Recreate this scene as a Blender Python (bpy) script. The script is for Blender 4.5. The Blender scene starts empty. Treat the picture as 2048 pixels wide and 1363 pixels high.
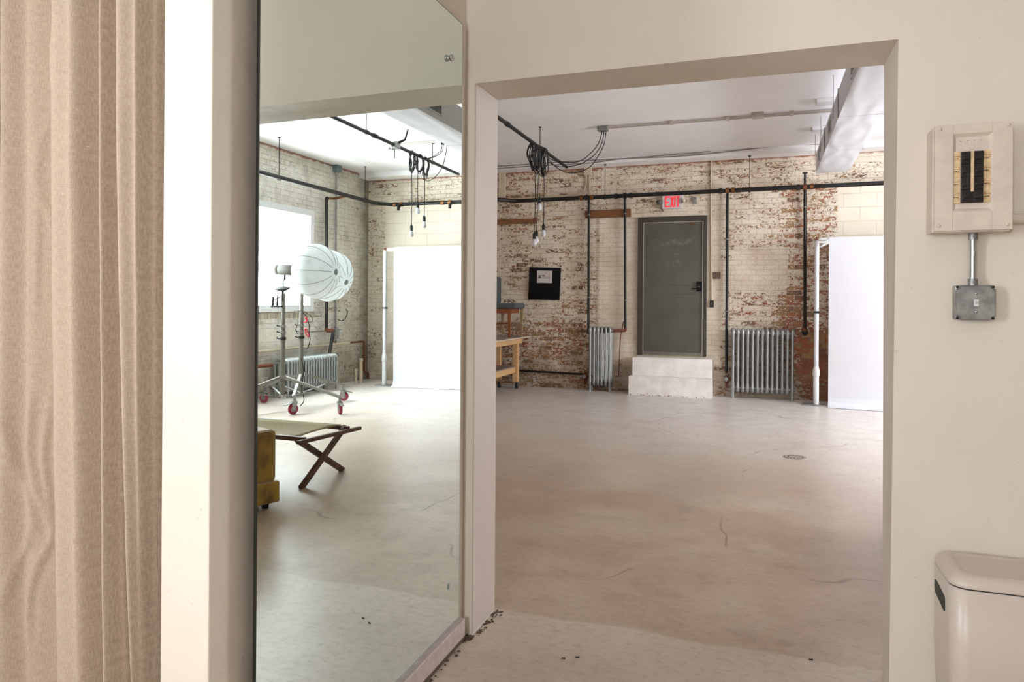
import bpy, bmesh, math, random
from mathutils import Vector, Matrix, noise as mnoise
random.seed(7)
S = bpy.context.scene
COL = S.collection

# ------------------------------------------------------------------ camera
F, CY, H = 1407.0, 602.0, 1.42                    # focal length in px, horizon row, eye height
YAW, ROLL = math.radians(19.68), math.radians(.375)
cam = bpy.data.cameras.new('camera'); camo = bpy.data.objects.new('camera', cam); COL.objects.link(camo)
cam.sensor_width = 36; cam.lens = F/2048*36; cam.shift_y = -(681.5-CY)/2048; cam.clip_start = .05; cam.clip_end = 300
camo.matrix_world = Matrix.Translation((0, 0, H)) @ Matrix.Rotation(YAW, 4, 'Z') @ Matrix.Rotation(math.pi/2, 4, 'X') @ Matrix.Rotation(ROLL, 4, 'Z')
S.camera = camo
# ------------------------------------------------------------------ world and light
w = bpy.data.worlds.new('world'); S.world = w; w.use_nodes = True
bg = w.node_tree.nodes['Background']; bg.inputs[0].default_value = (.93, .96, 1, 1); bg.inputs[1].default_value = 36.0
S.view_settings.view_transform = 'Standard'; S.view_settings.look = 'None'; S.view_settings.gamma = 1
S.view_settings.exposure = -0.05
S.cycles.use_denoising = True; S.cycles.max_bounces = 11; S.cycles.diffuse_bounces = 6; S.cycles.glossy_bounces = 6
S.cycles.transparent_max_bounces = 12; S.cycles.caustics_reflective = False; S.cycles.caustics_refractive = False
S.cycles.sample_clamp_indirect = 8
def portal(name, loc, rot, sx, sy):
    l = bpy.data.lights.new(name, 'AREA'); l.shape = 'RECTANGLE'; l.size = sx; l.size_y = sy
    l.cycles.is_portal = True
    o = bpy.data.objects.new(name, l); o.location = loc; o.rotation_euler = rot; COL.objects.link(o)
# the three windows: (wall, along0, along1, z0, z1)
FY, XW, XL, CZ, YB = 11.16, 4.41, -4.32, 3.67, -2.6
W1 = (6.0, 9.50, 1.24, 2.84); W3 = (-1.0, -.05, 1.1, 2.6); W4 = (-1.15, -.4, 1.1, 2.65)
portal('window_daylight', (XW+.19, (W1[0]+W1[1])/2, (W1[2]+W1[3])/2), (0, math.pi/2, 0), W1[3]-W1[2], W1[1]-W1[0])
portal('window_daylight', (-2.78, (W3[0]+W3[1])/2, (W3[2]+W3[3])/2), (0, -math.pi/2, 0), W3[3]-W3[2], W3[1]-W3[0])

portal('window_daylight', ((W4[0]+W4[1])/2, YB-.18, (W4[2]+W4[3])/2), (math.pi/2, 0, 0), W4[1]-W4[0], W4[3]-W4[2])

# ------------------------------------------------------------------ measuring helpers: a sight line met with a real plane
def ray(px, py):
    a, b = px-1024, py-CY; c, s = math.cos(ROLL), math.sin(ROLL)
    R, D = a*c+b*s, -a*s+b*c; cy, sy = math.cos(YAW), math.sin(YAW)
    return (R*cy-F*sy, R*sy+F*cy, -D)
def P(px, py, x=None, y=None, z=None):
    r = ray(px, py); t = x/r[0] if x is not None else y/r[1] if y is not None else (z-H)/r[2]
    return Vector((r[0]*t, r[1]*t, H+r[2]*t))
XM = -1.182                                        # plane of the tall mirror
def M(px, py, x=None, y=None, z=None):
    if x is not None: x = 2*XM-x
    a = P(px, py, x, y, z); a.x = 2*XM-a.x; return a

# ------------------------------------------------------------------ materials
def lin(h):
    h = h.lstrip('#'); v = [int(h[i:i+2], 16)/255 for i in (0, 2, 4)]
    return tuple(c/12.92 if c <= .04045 else ((c+.055)/1.055)**2.4 for c in v)+(1,)
class G:
    def __init__(s, name):
        s.m = bpy.data.materials.new(name); s.m.use_nodes = True; s.t = s.m.node_tree
        s.b = s.t.nodes['Principled BSDF']; s.out = s.t.nodes['Material Output']
    def n(s, typ, **k):
        x = s.t.nodes.new(typ)
        for a, v in k.items(): setattr(x, a, v)
        return x
    def put(s, sock, v):
        if v is None: return
        if isinstance(v, bpy.types.NodeSocket): s.t.links.new(v, sock)
        else: sock.default_value = v
    def pos(s): return s.n('ShaderNodeNewGeometry').outputs['Position'] if False else s.n('ShaderNodeTexCoord').outputs['Object']
    def xyz(s, v):
        x = s.n('ShaderNodeSeparateXYZ'); s.put(x.inputs[0], v); return x.outputs
    def comb(s, a, b, c=0.):
        x = s.n('ShaderNodeCombineXYZ'); s.put(x.inputs[0], a); s.put(x.inputs[1], b); s.put(x.inputs[2], c); return x.outputs[0]
    def mapv(s, v, sc, loc=(0, 0, 0)):
        x = s.n('ShaderNodeMapping'); s.put(x.inputs[0], v); x.inputs['Scale'].default_value = sc; x.inputs['Location'].default_value = loc; return x.outputs[0]
    def ma(s, op, a, b=None, c=None, clamp=False):
        x = s.n('ShaderNodeMath', operation=op, use_clamp=clamp); s.put(x.inputs[0], a); s.put(x.inputs[1], b); s.put(x.inputs[2], c); return x.outputs[0]
    def mix(s, f, a, b, bt='MIX'):
        x = s.n('ShaderNodeMix', data_type='RGBA', blend_type=bt); s.put(x.inputs[0], f); s.put(x.inputs[6], a); s.put(x.inputs[7], b); return x.outputs[2]
    def mr(s, v, a, b, c=0., d=1., smooth=True):
        x = s.n('ShaderNodeMapRange', interpolation_type='SMOOTHSTEP' if smooth else 'LINEAR')
        s.put(x.inputs[0], v); s.put(x.inputs[1], a); s.put(x.inputs[2], b); s.put(x.inputs[3], c); s.put(x.inputs[4], d); return x.outputs[0]
    def noise(s, v, sc, det=4, ro=.55, dist=0.):
        x = s.n('ShaderNodeTexNoise'); s.put(x.inputs['Vector'], v); x.inputs['Scale'].default_value = sc
        x.inputs['Detail'].default_value = det; x.inputs['Roughness'].default_value = ro; x.inputs['Distortion'].default_value = dist; return x.outputs[0]
    def rampc(s, f, stops):
        x = s.n('ShaderNodeValToRGB'); e = x.color_ramp.elements
        while len(e) < len(stops): e.new(.5)
        for k, (p, c) in enumerate(stops): e[k].position = p; e[k].color = c
        s.put(x.inputs[0], f); return x.outputs[0]
    def brick(s, v, bw, rh, mo, off=.5):
        x = s.n('ShaderNodeTexBrick', offset=off); s.put(x.inputs['Vector'], v)
        x.inputs['Color1'].default_value = (0, 0, 0, 1); x.inputs['Color2'].default_value = (1, 1, 1, 1); x.inputs['Mortar'].default_value = (.5, .5, .5, 1)
        x.inputs['Scale'].default_value = 1; x.inputs['Mortar Size'].default_value = mo; x.inputs['Mortar Smooth'].default_value = .3
        x.inputs['Brick Width'].default_value = bw; x.inputs['Row Height'].default_value = rh
        return x.outputs['Color'], x.outputs['Fac']
    def box2(s, x, z, x0, x1, z0, z1, sf=.12):
        a = s.ma('MULTIPLY', s.mr(x, x0-sf, x0+sf), s.mr(x, x1-sf, x1+sf, 1., 0.))
        b = s.ma('MULTIPLY', s.mr(z, z0-sf, z0+sf), s.mr(z, z1-sf, z1+sf, 1., 0.))
        return s.ma('MULTIPLY', a, b)
    def bump(s, h, dist=.01, st=1.):
        x = s.n('ShaderNodeBump'); x.inputs['Distance'].default_value = dist; x.inputs['Strength'].default_value = st
        s.put(x.inputs['Height'], h); s.t.links.new(x.outputs[0], s.b.inputs['Normal'])
    def fin(s, col=None, rough=.6, metal=0., spec=None):
        s.put(s.b.inputs['Base Color'], col); s.put(s.b.inputs['Roughness'], rough); s.put(s.b.inputs['Metallic'], metal)
        if spec is not None: s.b.inputs['Specular IOR Level'].default_value = spec
        return s.m
def plain(name, hexc, rough=.6, metal=0., var=.06, sc=30, bump=0., spec=None):
    g = G(name); p = g.pos(); c = lin(hexc); nz = g.noise(p, sc, 4)
    lo = tuple(v*(1-var*2.2) for v in c[:3])+(1,); hi = tuple(min(1, v*(1+var)) for v in c[:3])+(1,)
    col = g.mix(g.mr(nz, .3, .7), lo, hi)
    if bump: g.bump(g.noise(p, sc*1.7, 5), bump, .6)
    return g.fin(col, rough, metal, spec)
def wallpaint(name, hexc, rough=.55):
    g = G(name); p = g.pos(); c = lin(hexc)
    lo = tuple(v*.955 for v in c[:3])+(1,)
    col = g.mix(g.mr(g.noise(p, 1.6, 3), .35, .7), lo, c)
    spk = g.mr(g.noise(p, 45, 2), .73, .76)
    col = g.mix(g.ma('MULTIPLY', spk, .25), col, lin('#8c7f70'))
    g.bump(g.ma('ADD', g.noise(p, 9, 3), g.ma('MULTIPLY', g.noise(p, 140, 2), .12)), .006, .5)
    return g.fin(col, rough)
MAT = {}
MAT['near_paint'] = wallpaint('near_paint', '#dcd3c6')
MAT['ceiling_paint'] = wallpaint('ceiling_paint', '#efedee', .7)
MAT['header_paint'] = MAT['near_paint']
MAT['board_paint'] = plain('board_paint', '#b3a39a', .6, bump=.003)
MAT['brown_gap'] = plain('brown_gap', '#564538', .9, bump=.01)
MAT['black_pipe'] = plain('black_pipe', '#120f0d', .5, .1, .2, 40)
MAT['brass'] = plain('brass', '#8a5a35', .4, .7, .3, 60)
MAT['rust'] = plain('rust', '#7d4630', .7, .2, .25, 60)
MAT['steel'] = plain('steel', '#7a766f', .4, .35, .1, 30)
MAT['galv'] = plain('galv', '#9a9a98', .42, .6, .16, 25, .001)
MAT['silver_paint'] = plain('silver_paint', '#a9abab', .34, .6, .06, 18)
MAT['chrome'] = plain('chrome', '#b8b8b8', .22, .9, .05)
MAT['leg_metal'] = plain('leg_metal', '#8b8882', .35, .4, .05)
MAT['dark_metal'] = plain('dark_metal', '#2a2826', .5, .4, .1)
MAT['black_rubber'] = plain('black_rubber', '#161514', .6)
MAT['cable'] = plain('cable', '#15120f', .55)
MAT['grey_cable'] = plain('grey_cable', '#8d8178', .6)
MAT['black_matt'] = plain('black_matt', '#0c0b0b', .55, spec=.2)
MAT['paper'] = plain('paper', '#cfc6c4', .8)
MAT['ink'] = plain('ink', '#262220', .8)
MAT['door_grey'] = plain('door_grey', '#56534a', .38, 0, .08, 2.2)
MAT['door_frame'] = plain('door_frame', '#403930', .5, 0, .08, 6)
MAT['door_edge'] = plain('door_edge', '#aca69c', .4, .4)
MAT['pine'] = None
MAT['cream_paint'] = plain('cream_paint', '#cdbda6', .5, 0, .05, 12)
MAT['duct_white'] = plain('duct_white', '#cfcfd5', .45, 0, .02, 5)
MAT['backdrop'] = plain('backdrop', '#d9d9df', .8, 0, .005, 3)
MAT['white_plastic'] = plain('white_plastic', '#dadada', .4, 0, .02)
MAT['sign_white'] = plain('sign_white', '#cfc8c8', .35, 0, .03)
MAT['bin_white'] = plain('bin_white', '#cbbfb4', .33, 0, .01, 5)
MAT['bin_lid_top'] = plain('bin_lid_top', '#c0b1a4', .36, 0, .01, 5)
MAT['panel_paint'] = plain('panel_paint', '#d4c6b9', .45, 0, .035, 14, .002)
MAT['label_paper'] = plain('label_paper', '#d9be93', .7, 0, .08, 60)
MAT['red_ink'] = plain('red_ink', '#a4422f', .7)
MAT['black_bakelite'] = plain('black_bakelite', '#1c1513', .32)
MAT['lantern_fabric'] = None
MAT['strobe_grey'] = plain('strobe_grey', '#57554f', .5)
MAT['seam_grey'] = plain('seam_grey', '#8b8f8e', .8)
MAT['red_wheel'] = plain('red_wheel', '#8e1f3c', .45)
MAT['red_strap'] = plain('red_strap', '#d3233c', .6)
MAT['canvas'] = plain('canvas', '#85754f', .9, 0, .06, 40, .001)
MAT['dark_wood'] = plain('dark_wood', '#5f4134', .5, 0, .25, 25)
MAT['orange_wood'] = plain('orange_wood', '#8a4a22', .4, 0, .2, 25)
MAT['grey_fabric'] = plain('grey_fabric', '#55585a', .9, 0, .08, 60, .002)
MAT['light_wood'] = plain('light_wood', '#a58a68', .5, 0, .12, 25)
MAT['tabletop'] = plain('tabletop', '#8f8278', .45, 0, .08, 12)
MAT['blue_grey_box'] = plain('blue_grey_box', '#6f8385', .5, .2, .08, 20)
MAT['steps_paint'] = None
MAT['velvet'] = None
def wood(name, a, b, rough=.55, axis=(6, 60, 60)):
    g = G(name); p = g.pos(); v = g.mapv(p, axis)
    n1 = g.noise(v, 1, 5, .6, 1.2); knots = g.mr(g.noise(p, 4.5, 1), .71, .77)
    col = g.mix(g.mr(n1, .3, .75), lin(a), lin(b)); col = g.mix(g.ma('MULTIPLY', knots, .7), col, lin('#6b4427'))
    g.bump(n1, .002, .4); return g.fin(col, rough)
MAT['pine'] = wood('pine', '#cfa06e', '#e3bf90')
MAT['plank_brown'] = wood('plank_brown', '#6b4128', '#8d5c35', .6)
MAT['orange_wood'] = wood('orange_wood', '#6e3517', '#a55a2a', .4, (60, 60, 6))
g = G('velvet'); p = g.pos(); n1 = g.noise(g.mapv(p, (3, 3, 2)), 2.2, 3)
col = g.mix(g.mr(n1, .35, .68), lin('#6a4a10'), lin('#a6802b'))
g.b.inputs['Sheen Weight'].default_value = .5; g.bump(g.noise(p, 8, 3), .01, .5); MAT['velvet'] = g.fin(col, .75)
g = G('steps_paint'); p = g.pos(); x, y, z = g.xyz(p)[:3]
chip = g.mr(g.noise(p, 34, 4, .7), .655, .675); edge = g.ma('ADD', g.mr(z, .0, .05, .14, 0.), 0.)
chip = g.mr(g.ma('ADD', g.noise(p, 34, 4, .7), edge), .675, .70)
col = g.mix(g.mr(g.noise(p, 5, 4), .35, .7), lin('#ebe6e1'), lin('#faf7f4')); col = g.mix(chip, col, lin('#7a5b45'))
g.bump(g.ma('ADD', g.noise(p, 14, 5), g.ma('MULTIPLY', chip, -.3)), .012, .5); MAT['steps_paint'] = g.fin(col, .5)
# lantern cloth: thin fabric, light passes through it
g = G('lantern_fabric'); tr = g.n('ShaderNodeBsdfTranslucent'); tr.inputs[0].default_value = lin('#dfe3e4'); mx = g.n('ShaderNodeMixShader'); mx.inputs[0].default_value = .35
g.fin(g.mix(g.mr(g.noise(g.pos(), 6, 2), .3, .7), lin('#dcdedd'), lin('#e8e9e8')), .8)
g.t.links.new(g.b.outputs[0], mx.inputs[1]); g.t.links.new(tr.outputs[0], mx.inputs[2]); g.t.links.new(mx.outputs[0], g.out.inputs[0]); MAT['lantern_fabric'] = g.m
# mirror
g = G('mirror_glass'); g.fin((.83,.925,.875,1), .0, 1.); MAT['mirror_glass'] = g.m
MAT['mirror_edge'] = plain('mirror_edge', '#24241e', .4, .2)
# window glass
g = G('window_glass'); t1 = g.n('ShaderNodeBsdfTransparent'); t2 = g.n('ShaderNodeBsdfGlossy'); t2.inputs['Roughness'].default_value = .02
mx = g.n('ShaderNodeMixShader'); mx.inputs[0].default_value = .05
g.t.links.new(t1.outputs[0], mx.inputs[1]); g.t.links.new(t2.outputs[0], mx.inputs[2]); g.t.links.new(mx.outputs[0], g.out.inputs[0]); MAT['window_glass'] = g.m
# lit letters
g = G('exit_red'); g.fin(lin('#e0152b'), .4); g.b.inputs['Emission Color'].default_value = (1, .03, .06, 1); g.b.inputs['Emission Strength'].default_value = .75; MAT['exit_red'] = g.m
g = G('bulb_glass'); g.fin(lin('#e9e9ee'), .15); g.b.inputs['Transmission Weight'].default_value = .25; MAT['bulb_glass'] = g.m

# --- old brick walls, painted and peeling.  u runs along the wall, z up.
def brickwall(name, axis):
    g = G(name); p = g.pos(); o = g.xyz(p); u = o[axis]; z = o[2]
    uz = g.comb(u, z)
    warp = g.ma('MULTIPLY', g.ma('SUBTRACT', g.noise(g.comb(u, z, 3.), 2.2, 2), .5), .022)
    uzw = g.comb(g.ma('ADD', u, warp), g.ma('ADD', z, warp))
    far = axis == 0
    bc, bm = g.brick(uzw, .212, .0765, .006)
    cell = g.xyz(bc)[0]
    cell = bc
    soft = g.noise(uz, 1.1, 3, .5)
    fine = g.noise(g.mapv(uz, (1, 1.6, 1)), 17, 7, .66, .3)
    fine2 = g.noise(g.mapv(uz, (1, 1.2, 1), (4, 2, 0)), 44, 4, .7)
    rowband = g.noise(g.mapv(uz, (.55, 6.5, 1)), 1.9, 2, .5)
    perb = g.ma('MULTIPLY', g.ma('SUBTRACT', bc, .5), .11)
    if far:
        cmu = g.ma('MULTIPLY', g.mr(u, .99, 1.01), g.ma('MULTIPLY', g.mr(u, 4.05, 4.07, 1., 0.), g.mr(z, 3.16, 3.18, 1., 0.)))
        infill = g.box2(u, z, -2.50, -.62, .45, 2.78, .05)
        plaster = g.box2(u, z, -.42, .30, 1.62, 2.22, .06)
        dens = g.ma('MULTIPLY_ADD', g.mr(soft, .35, .65), .05, -.022)
        def add(v, wgt):
            nonlocal dens
            dens = g.ma('ADD', dens, g.ma('MULTIPLY', v, wgt))
        add(g.box2(u, z, -4.6, -2.45, -.1, 4., .1), .030)
        add(g.box2(u, z, -.6, 1.0, -.1, 3.1, .15), .02)
        add(g.box2(u, z, .25, 1.0, .3, 3.2, .12), .06)
        add(g.box2(u, z, .5, 1.0, -.2, 1.0, .15), .16)
        add(g.box2(u, z, -.5, .6, .9, 1.62, .15), .03)
        add(g.box2(u, z, -2.2, 1., 3.05, 3.6, .12), .02)
        add(g.box2(u, z, -4.6, -2.5, -.2, 1.15, .25), .05)
        add(infill, -.14); add(plaster, -.35); add(cmu, -.5)
    else:
        cmu = g.ma('MULTIPLY', g.box2(u, z, 5.9, 9.55, .55, 1.05, .05), 1.)
        infill = cmu; plaster = g.box2(u, z, 5.9, 9.55, 1.14, 1.24, .01)
        dens = g.ma('MULTIPLY_ADD', g.mr(soft, .4, .65), .05, -.06)
        dens = g.ma('ADD', dens, g.ma('MULTIPLY', g.box2(u, z, 9.5, 11.3, -.2, 1.6, .3), .05))
        dens = g.ma('ADD', dens, g.ma('MULTIPLY', cmu, -.05))
    pv = g.ma('ADD', g.ma('MULTIPLY', fine, .62), g.ma('MULTIPLY', fine2, .38))
    pv = g.ma('ADD', pv, g.ma('MULTIPLY', g.ma('SUBTRACT', rowband, .5), .16)); pv = g.ma('ADD', pv, perb); pv = g.ma('ADD', pv, dens)
    pv = g.ma('SUBTRACT', pv, g.ma('MULTIPLY', bm, .05))
    peel = g.mr(pv, .572, .592)
    chips = g.ma('MULTIPLY', g.mr(g.noise(g.mapv(uz, (1, 1.2, 1), (7, 3, 0)), 62, 3, .6), .60, .63), g.mr(g.noise(uz, 1.7, 3), .4, .6, .25, .95))
    chips = g.ma('MULTIPLY', chips, g.ma('SUBTRACT', 1., g.ma('MAXIMUM', cmu, infill), clamp=True))
    peel = g.ma('MAXIMUM', peel, g.ma('MULTIPLY', chips, .75))
    # colours
    raw = g.rampc(g.ma('ADD', g.ma('MULTIPLY', bc, .6), g.ma('MULTIPLY', g.noise(uz, 7, 4), .5)),
                  [(.12, lin('#6d4733')), (.35, lin('#8d5035')), (.55, lin('#a35a3a')), (.72, lin('#a88357')), (.85, lin('#7a523f'))] if far else
                  [(.15, lin('#6a5748')), (.4, lin('#85705a')), (.6, lin('#96644a')), (.8, lin('#a09070')), (.9, lin('#6c5a4a'))])
    raw = g.mix(g.mr(g.noise(uz, 60, 3), .4, .7), raw, g.mix(.5, raw, lin('#4a372c')))
    raw = g.mix(g.ma('MULTIPLY', bm, .65), raw, lin('#8e7a66'))
    pa = g.rampc(g.noise(uz, 2.6, 5, .6), [(.3, lin('#cfbda8' if far else '#c3bbae')), (.5, lin('#e0d2be' if far else '#d8d2c6')), (.7, lin('#e9dece' if far else '#e4dfd5'))])
    pa = g.mix(g.ma('MULTIPLY', g.mr(g.noise(uz, 26, 5, .65), .50, .72), .45), pa, lin('#b09d86' if far else '#9a9184'))
    if far:
        pa = g.mix(g.ma('MULTIPLY', g.mr(u, .99, 1.01), .6), pa, lin('#e2d9c9'))
    # dark joints and grime
    col = g.mix(peel, pa, raw)
    jc, jm = g.brick(uz, .43, .2, .006)
    jm = g.ma('MULTIPLY', jm, cmu)
    jall = g.ma('ADD', g.ma('MULTIPLY', bm, g.ma('SUBTRACT', 1., cmu, clamp=True)), jm, clamp=True)
    jw = g.ma('MULTIPLY', jall, g.mr(g.noise(uz, 3.3, 3), .35, .65, .06, .38))
    if far: jw = g.ma('MULTIPLY', jw, g.ma('SUBTRACT', 1., g.ma('MULTIPLY', g.ma('MAXIMUM', infill, cmu), .75)))
    col = g.mix(g.ma('MULTIPLY', jw, g.ma('SUBTRACT', 1., plaster, clamp=True)), col, lin('#6f5a47'))
    grime = g.ma('MULTIPLY', g.mr(g.ma('ADD', g.noise(uz, 2.4, 5, .6), g.mr(z, .1, 1.0, .30, 0.)), .60, .80), g.mr(z, 1.3, 1.7, 1., 0.))
    if far: grime = g.ma('MULTIPLY', grime, g.ma('SUBTRACT', 1., g.ma('MULTIPLY', infill, .75)))
    col = g.mix(g.ma('MULTIPLY', grime, .42), col, lin('#6b533f'))
    if far:
        rtop = g.ma('MULTIPLY', g.mr(g.ma('ADD', z, g.ma('MULTIPLY', g.noise(uz, 9, 4), .10)), 3.60, 3.625), .8)
        col = g.mix(rtop, col, lin('#8c4a30'))
        crack = g.box2(u, z, -2.56, -2.50, .3, 2.8, .012); col = g.mix(g.ma('MULTIPLY', crack, .35), col, lin('#8d7457'))
    else:
        st = g.mr(g.noise(g.mapv(uz, (1.6, .8, 1)), 1.7, 6, .65, .6), .50, .72)
        st = g.ma('MULTIPLY', st, g.ma('SUBTRACT', 1., g.ma('MULTIPLY', cmu, .8)))
        col = g.mix(g.ma('MULTIPLY', st, .42), col, lin('#7d6e5a'))
        cor = g.ma('MULTIPLY', g.mr(g.ma('ADD', u, g.ma('MULTIPLY', g.noise(uz, 4, 4), .6)), 10.9, 11.5), .7)
        col = g.mix(cor, col, lin('#5f5241'))
        col = g.mix(g.ma('MULTIPLY', plaster, .8), col, g.mix(g.mr(g.noise(g.mapv(uz, (12, 1, 1)), 1.6, 2), .4, .6), lin('#7c6c5a'), lin('#b0a28c')))
        rtop = g.ma('MULTIPLY', g.mr(g.ma('ADD', z, g.ma('MULTIPLY', g.noise(uz, 9, 4), .10)), 3.675, 3.70), .8)
        col = g.mix(rtop, col, lin('#8c4a30'))
    hgt = g.ma('SUBTRACT', g.ma('MULTIPLY', g.noise(uz, 38, 5, .6), .35), g.ma('MULTIPLY', jall, .8))
    hgt = g.ma('SUBTRACT', hgt, g.ma('MULTIPLY', peel, .35))
    g.bump(hgt, .012, .8)
    return g.fin(col, .72)
MAT['far_brick'] = brickwall('far_brick', 0)
MAT['window_brick'] = brickwall('window_brick', 1)

# --- concrete floor: the near room is painted smooth, the studio is worn
g = G('floor_concrete'); p = g.pos(); o = g.xyz(p); x, y = o[0], o[1]
wob = g.ma('MULTIPLY', g.ma('SUBTRACT', g.noise(p, 2.2, 3), .5), .10)
near = g.mr(g.ma('ADD', y, wob), 3.035, 3.06, 1., 0.)
st = g.mapv(p, (.8, 1., 1))
n1 = g.noise(st, .9, 5, .6, .3); n2 = g.noise(g.mapv(p, (1, 1.1, 1)), 4.5, 7, .6); n3 = g.noise(p, 60, 3)
fa = g.rampc(n1, [(.25, lin('#a08b76')), (.45, lin('#ad9884')), (.65, lin('#bbaa98'))])
fa = g.mix(g.ma('MULTIPLY', g.mr(n2, .48, .72), .4), fa, lin('#8a7460'))
fa = g.mix(g.ma('MULTIPLY', g.mr(n2, .25, .45, 1., 0.), .25), fa, lin('#bfb2a4'))
fa = g.mix(g.mr(y, 4.2, 9.8, 0., .9), fa, g.mix(g.mr(n2, .3, .7), lin('#d3ccc6'), lin('#e6e1dc')))  # paler towards the far wall: window glare painted into the floor colour
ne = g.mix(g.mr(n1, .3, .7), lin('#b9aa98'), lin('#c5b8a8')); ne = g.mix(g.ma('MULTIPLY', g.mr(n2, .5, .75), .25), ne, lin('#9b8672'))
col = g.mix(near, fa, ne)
n4 = g.noise(g.mapv(p, (1, 1.5, 1)), 22, 6, .7); n5 = g.noise(g.mapv(p, (1, 1.3, 1), (3, 1, 0)), 1.7, 6, .65)
col = g.mix(g.ma('MULTIPLY', g.mr(n4, .45, .72), .42), col, lin('#86705c'))
col = g.mix(g.ma('MULTIPLY', g.mr(n5, .5, .75), .30), col, lin('#93795f'))
col = g.mix(g.ma('MULTIPLY', g.mr(n5, .25, .46, 1., 0.), .25), col, lin('#d3c9bd'))
spk = g.mr(g.noise(p, 42, 2, .6), .77, .78); col = g.mix(g.ma('MULTIPLY', spk, .6), col, lin('#5c4a3a'))
wp = g.n('ShaderNodeVectorMath', operation='ADD'); g.put(wp.inputs[0], p)
wn = g.n('ShaderNodeTexNoise'); g.put(wn.inputs['Vector'], p); wn.inputs['Scale'].default_value = 1.3; wn.inputs['Detail'].default_value = 2.5
sc_ = g.n('ShaderNodeVectorMath', operation='SCALE'); g.put(sc_.inputs[0], wn.outputs['Color']); sc_.inputs['Scale'].default_value = .5; g.put(wp.inputs[1], sc_.outputs[0])
vo = g.n('ShaderNodeTexVoronoi', feature='DISTANCE_TO_EDGE'); g.put(vo.inputs['Vector'], wp.outputs[0]); vo.inputs['Scale'].default_value = .42
cr = g.ma('MULTIPLY', g.mr(vo.outputs['Distance'], .0012, .004, 1., 0.), g.mr(g.noise(p, 1.5, 3), .52, .6))
col = g.mix(g.ma('MULTIPLY', cr, .55), col, lin('#6e5a48'))
pit = g.mr(g.noise(g.mapv(p, (1, 2.2, 1)), 9, 3, .6), .66, .70)
edge = g.ma('SUBTRACT', near, 0.)
h = g.ma('ADD', g.ma('MULTIPLY', g.noise(g.mapv(p, (1, 1.7, 1)), 3.2, 5, .6), .5), g.ma('MULTIPLY', n3, .03))
h = g.ma('SUBTRACT', h, g.ma('MULTIPLY', cr, .3)); h = g.ma('ADD', h, g.ma('MULTIPLY', near, .12))
g.bump(h, .012, .35)
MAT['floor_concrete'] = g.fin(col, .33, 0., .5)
# --- linen curtain
g = G('linen'); uv = g.n('ShaderNodeTexCoord').outputs['UV']
wv = g.ma('ADD', g.noise(g.mapv(uv, (900, 60, 1)), 1, 2), g.noise(g.mapv(uv, (60, 1400, 1)), 1, 2))
col = g.mix(g.mr(wv, .8, 1.2), lin('#a6937f'), lin('#bbaa98'))
col = g.mix(g.mr(g.noise(g.mapv(uv, (230, 330, 1)), 1, 2), .72, .75), col, lin('#7c5f48'))
col = g.mix(g.ma('MULTIPLY', g.mr(g.noise(g.mapv(uv, (200, 300, 1), (9, 4, 0)), 1, 2), .70, .74), .7), col, lin('#efe3d2'))
g.b.inputs['Sheen Weight'].default_value = .15; g.bump(wv, .0006, .35); MAT['linen'] = g.fin(col, .9)

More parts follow.
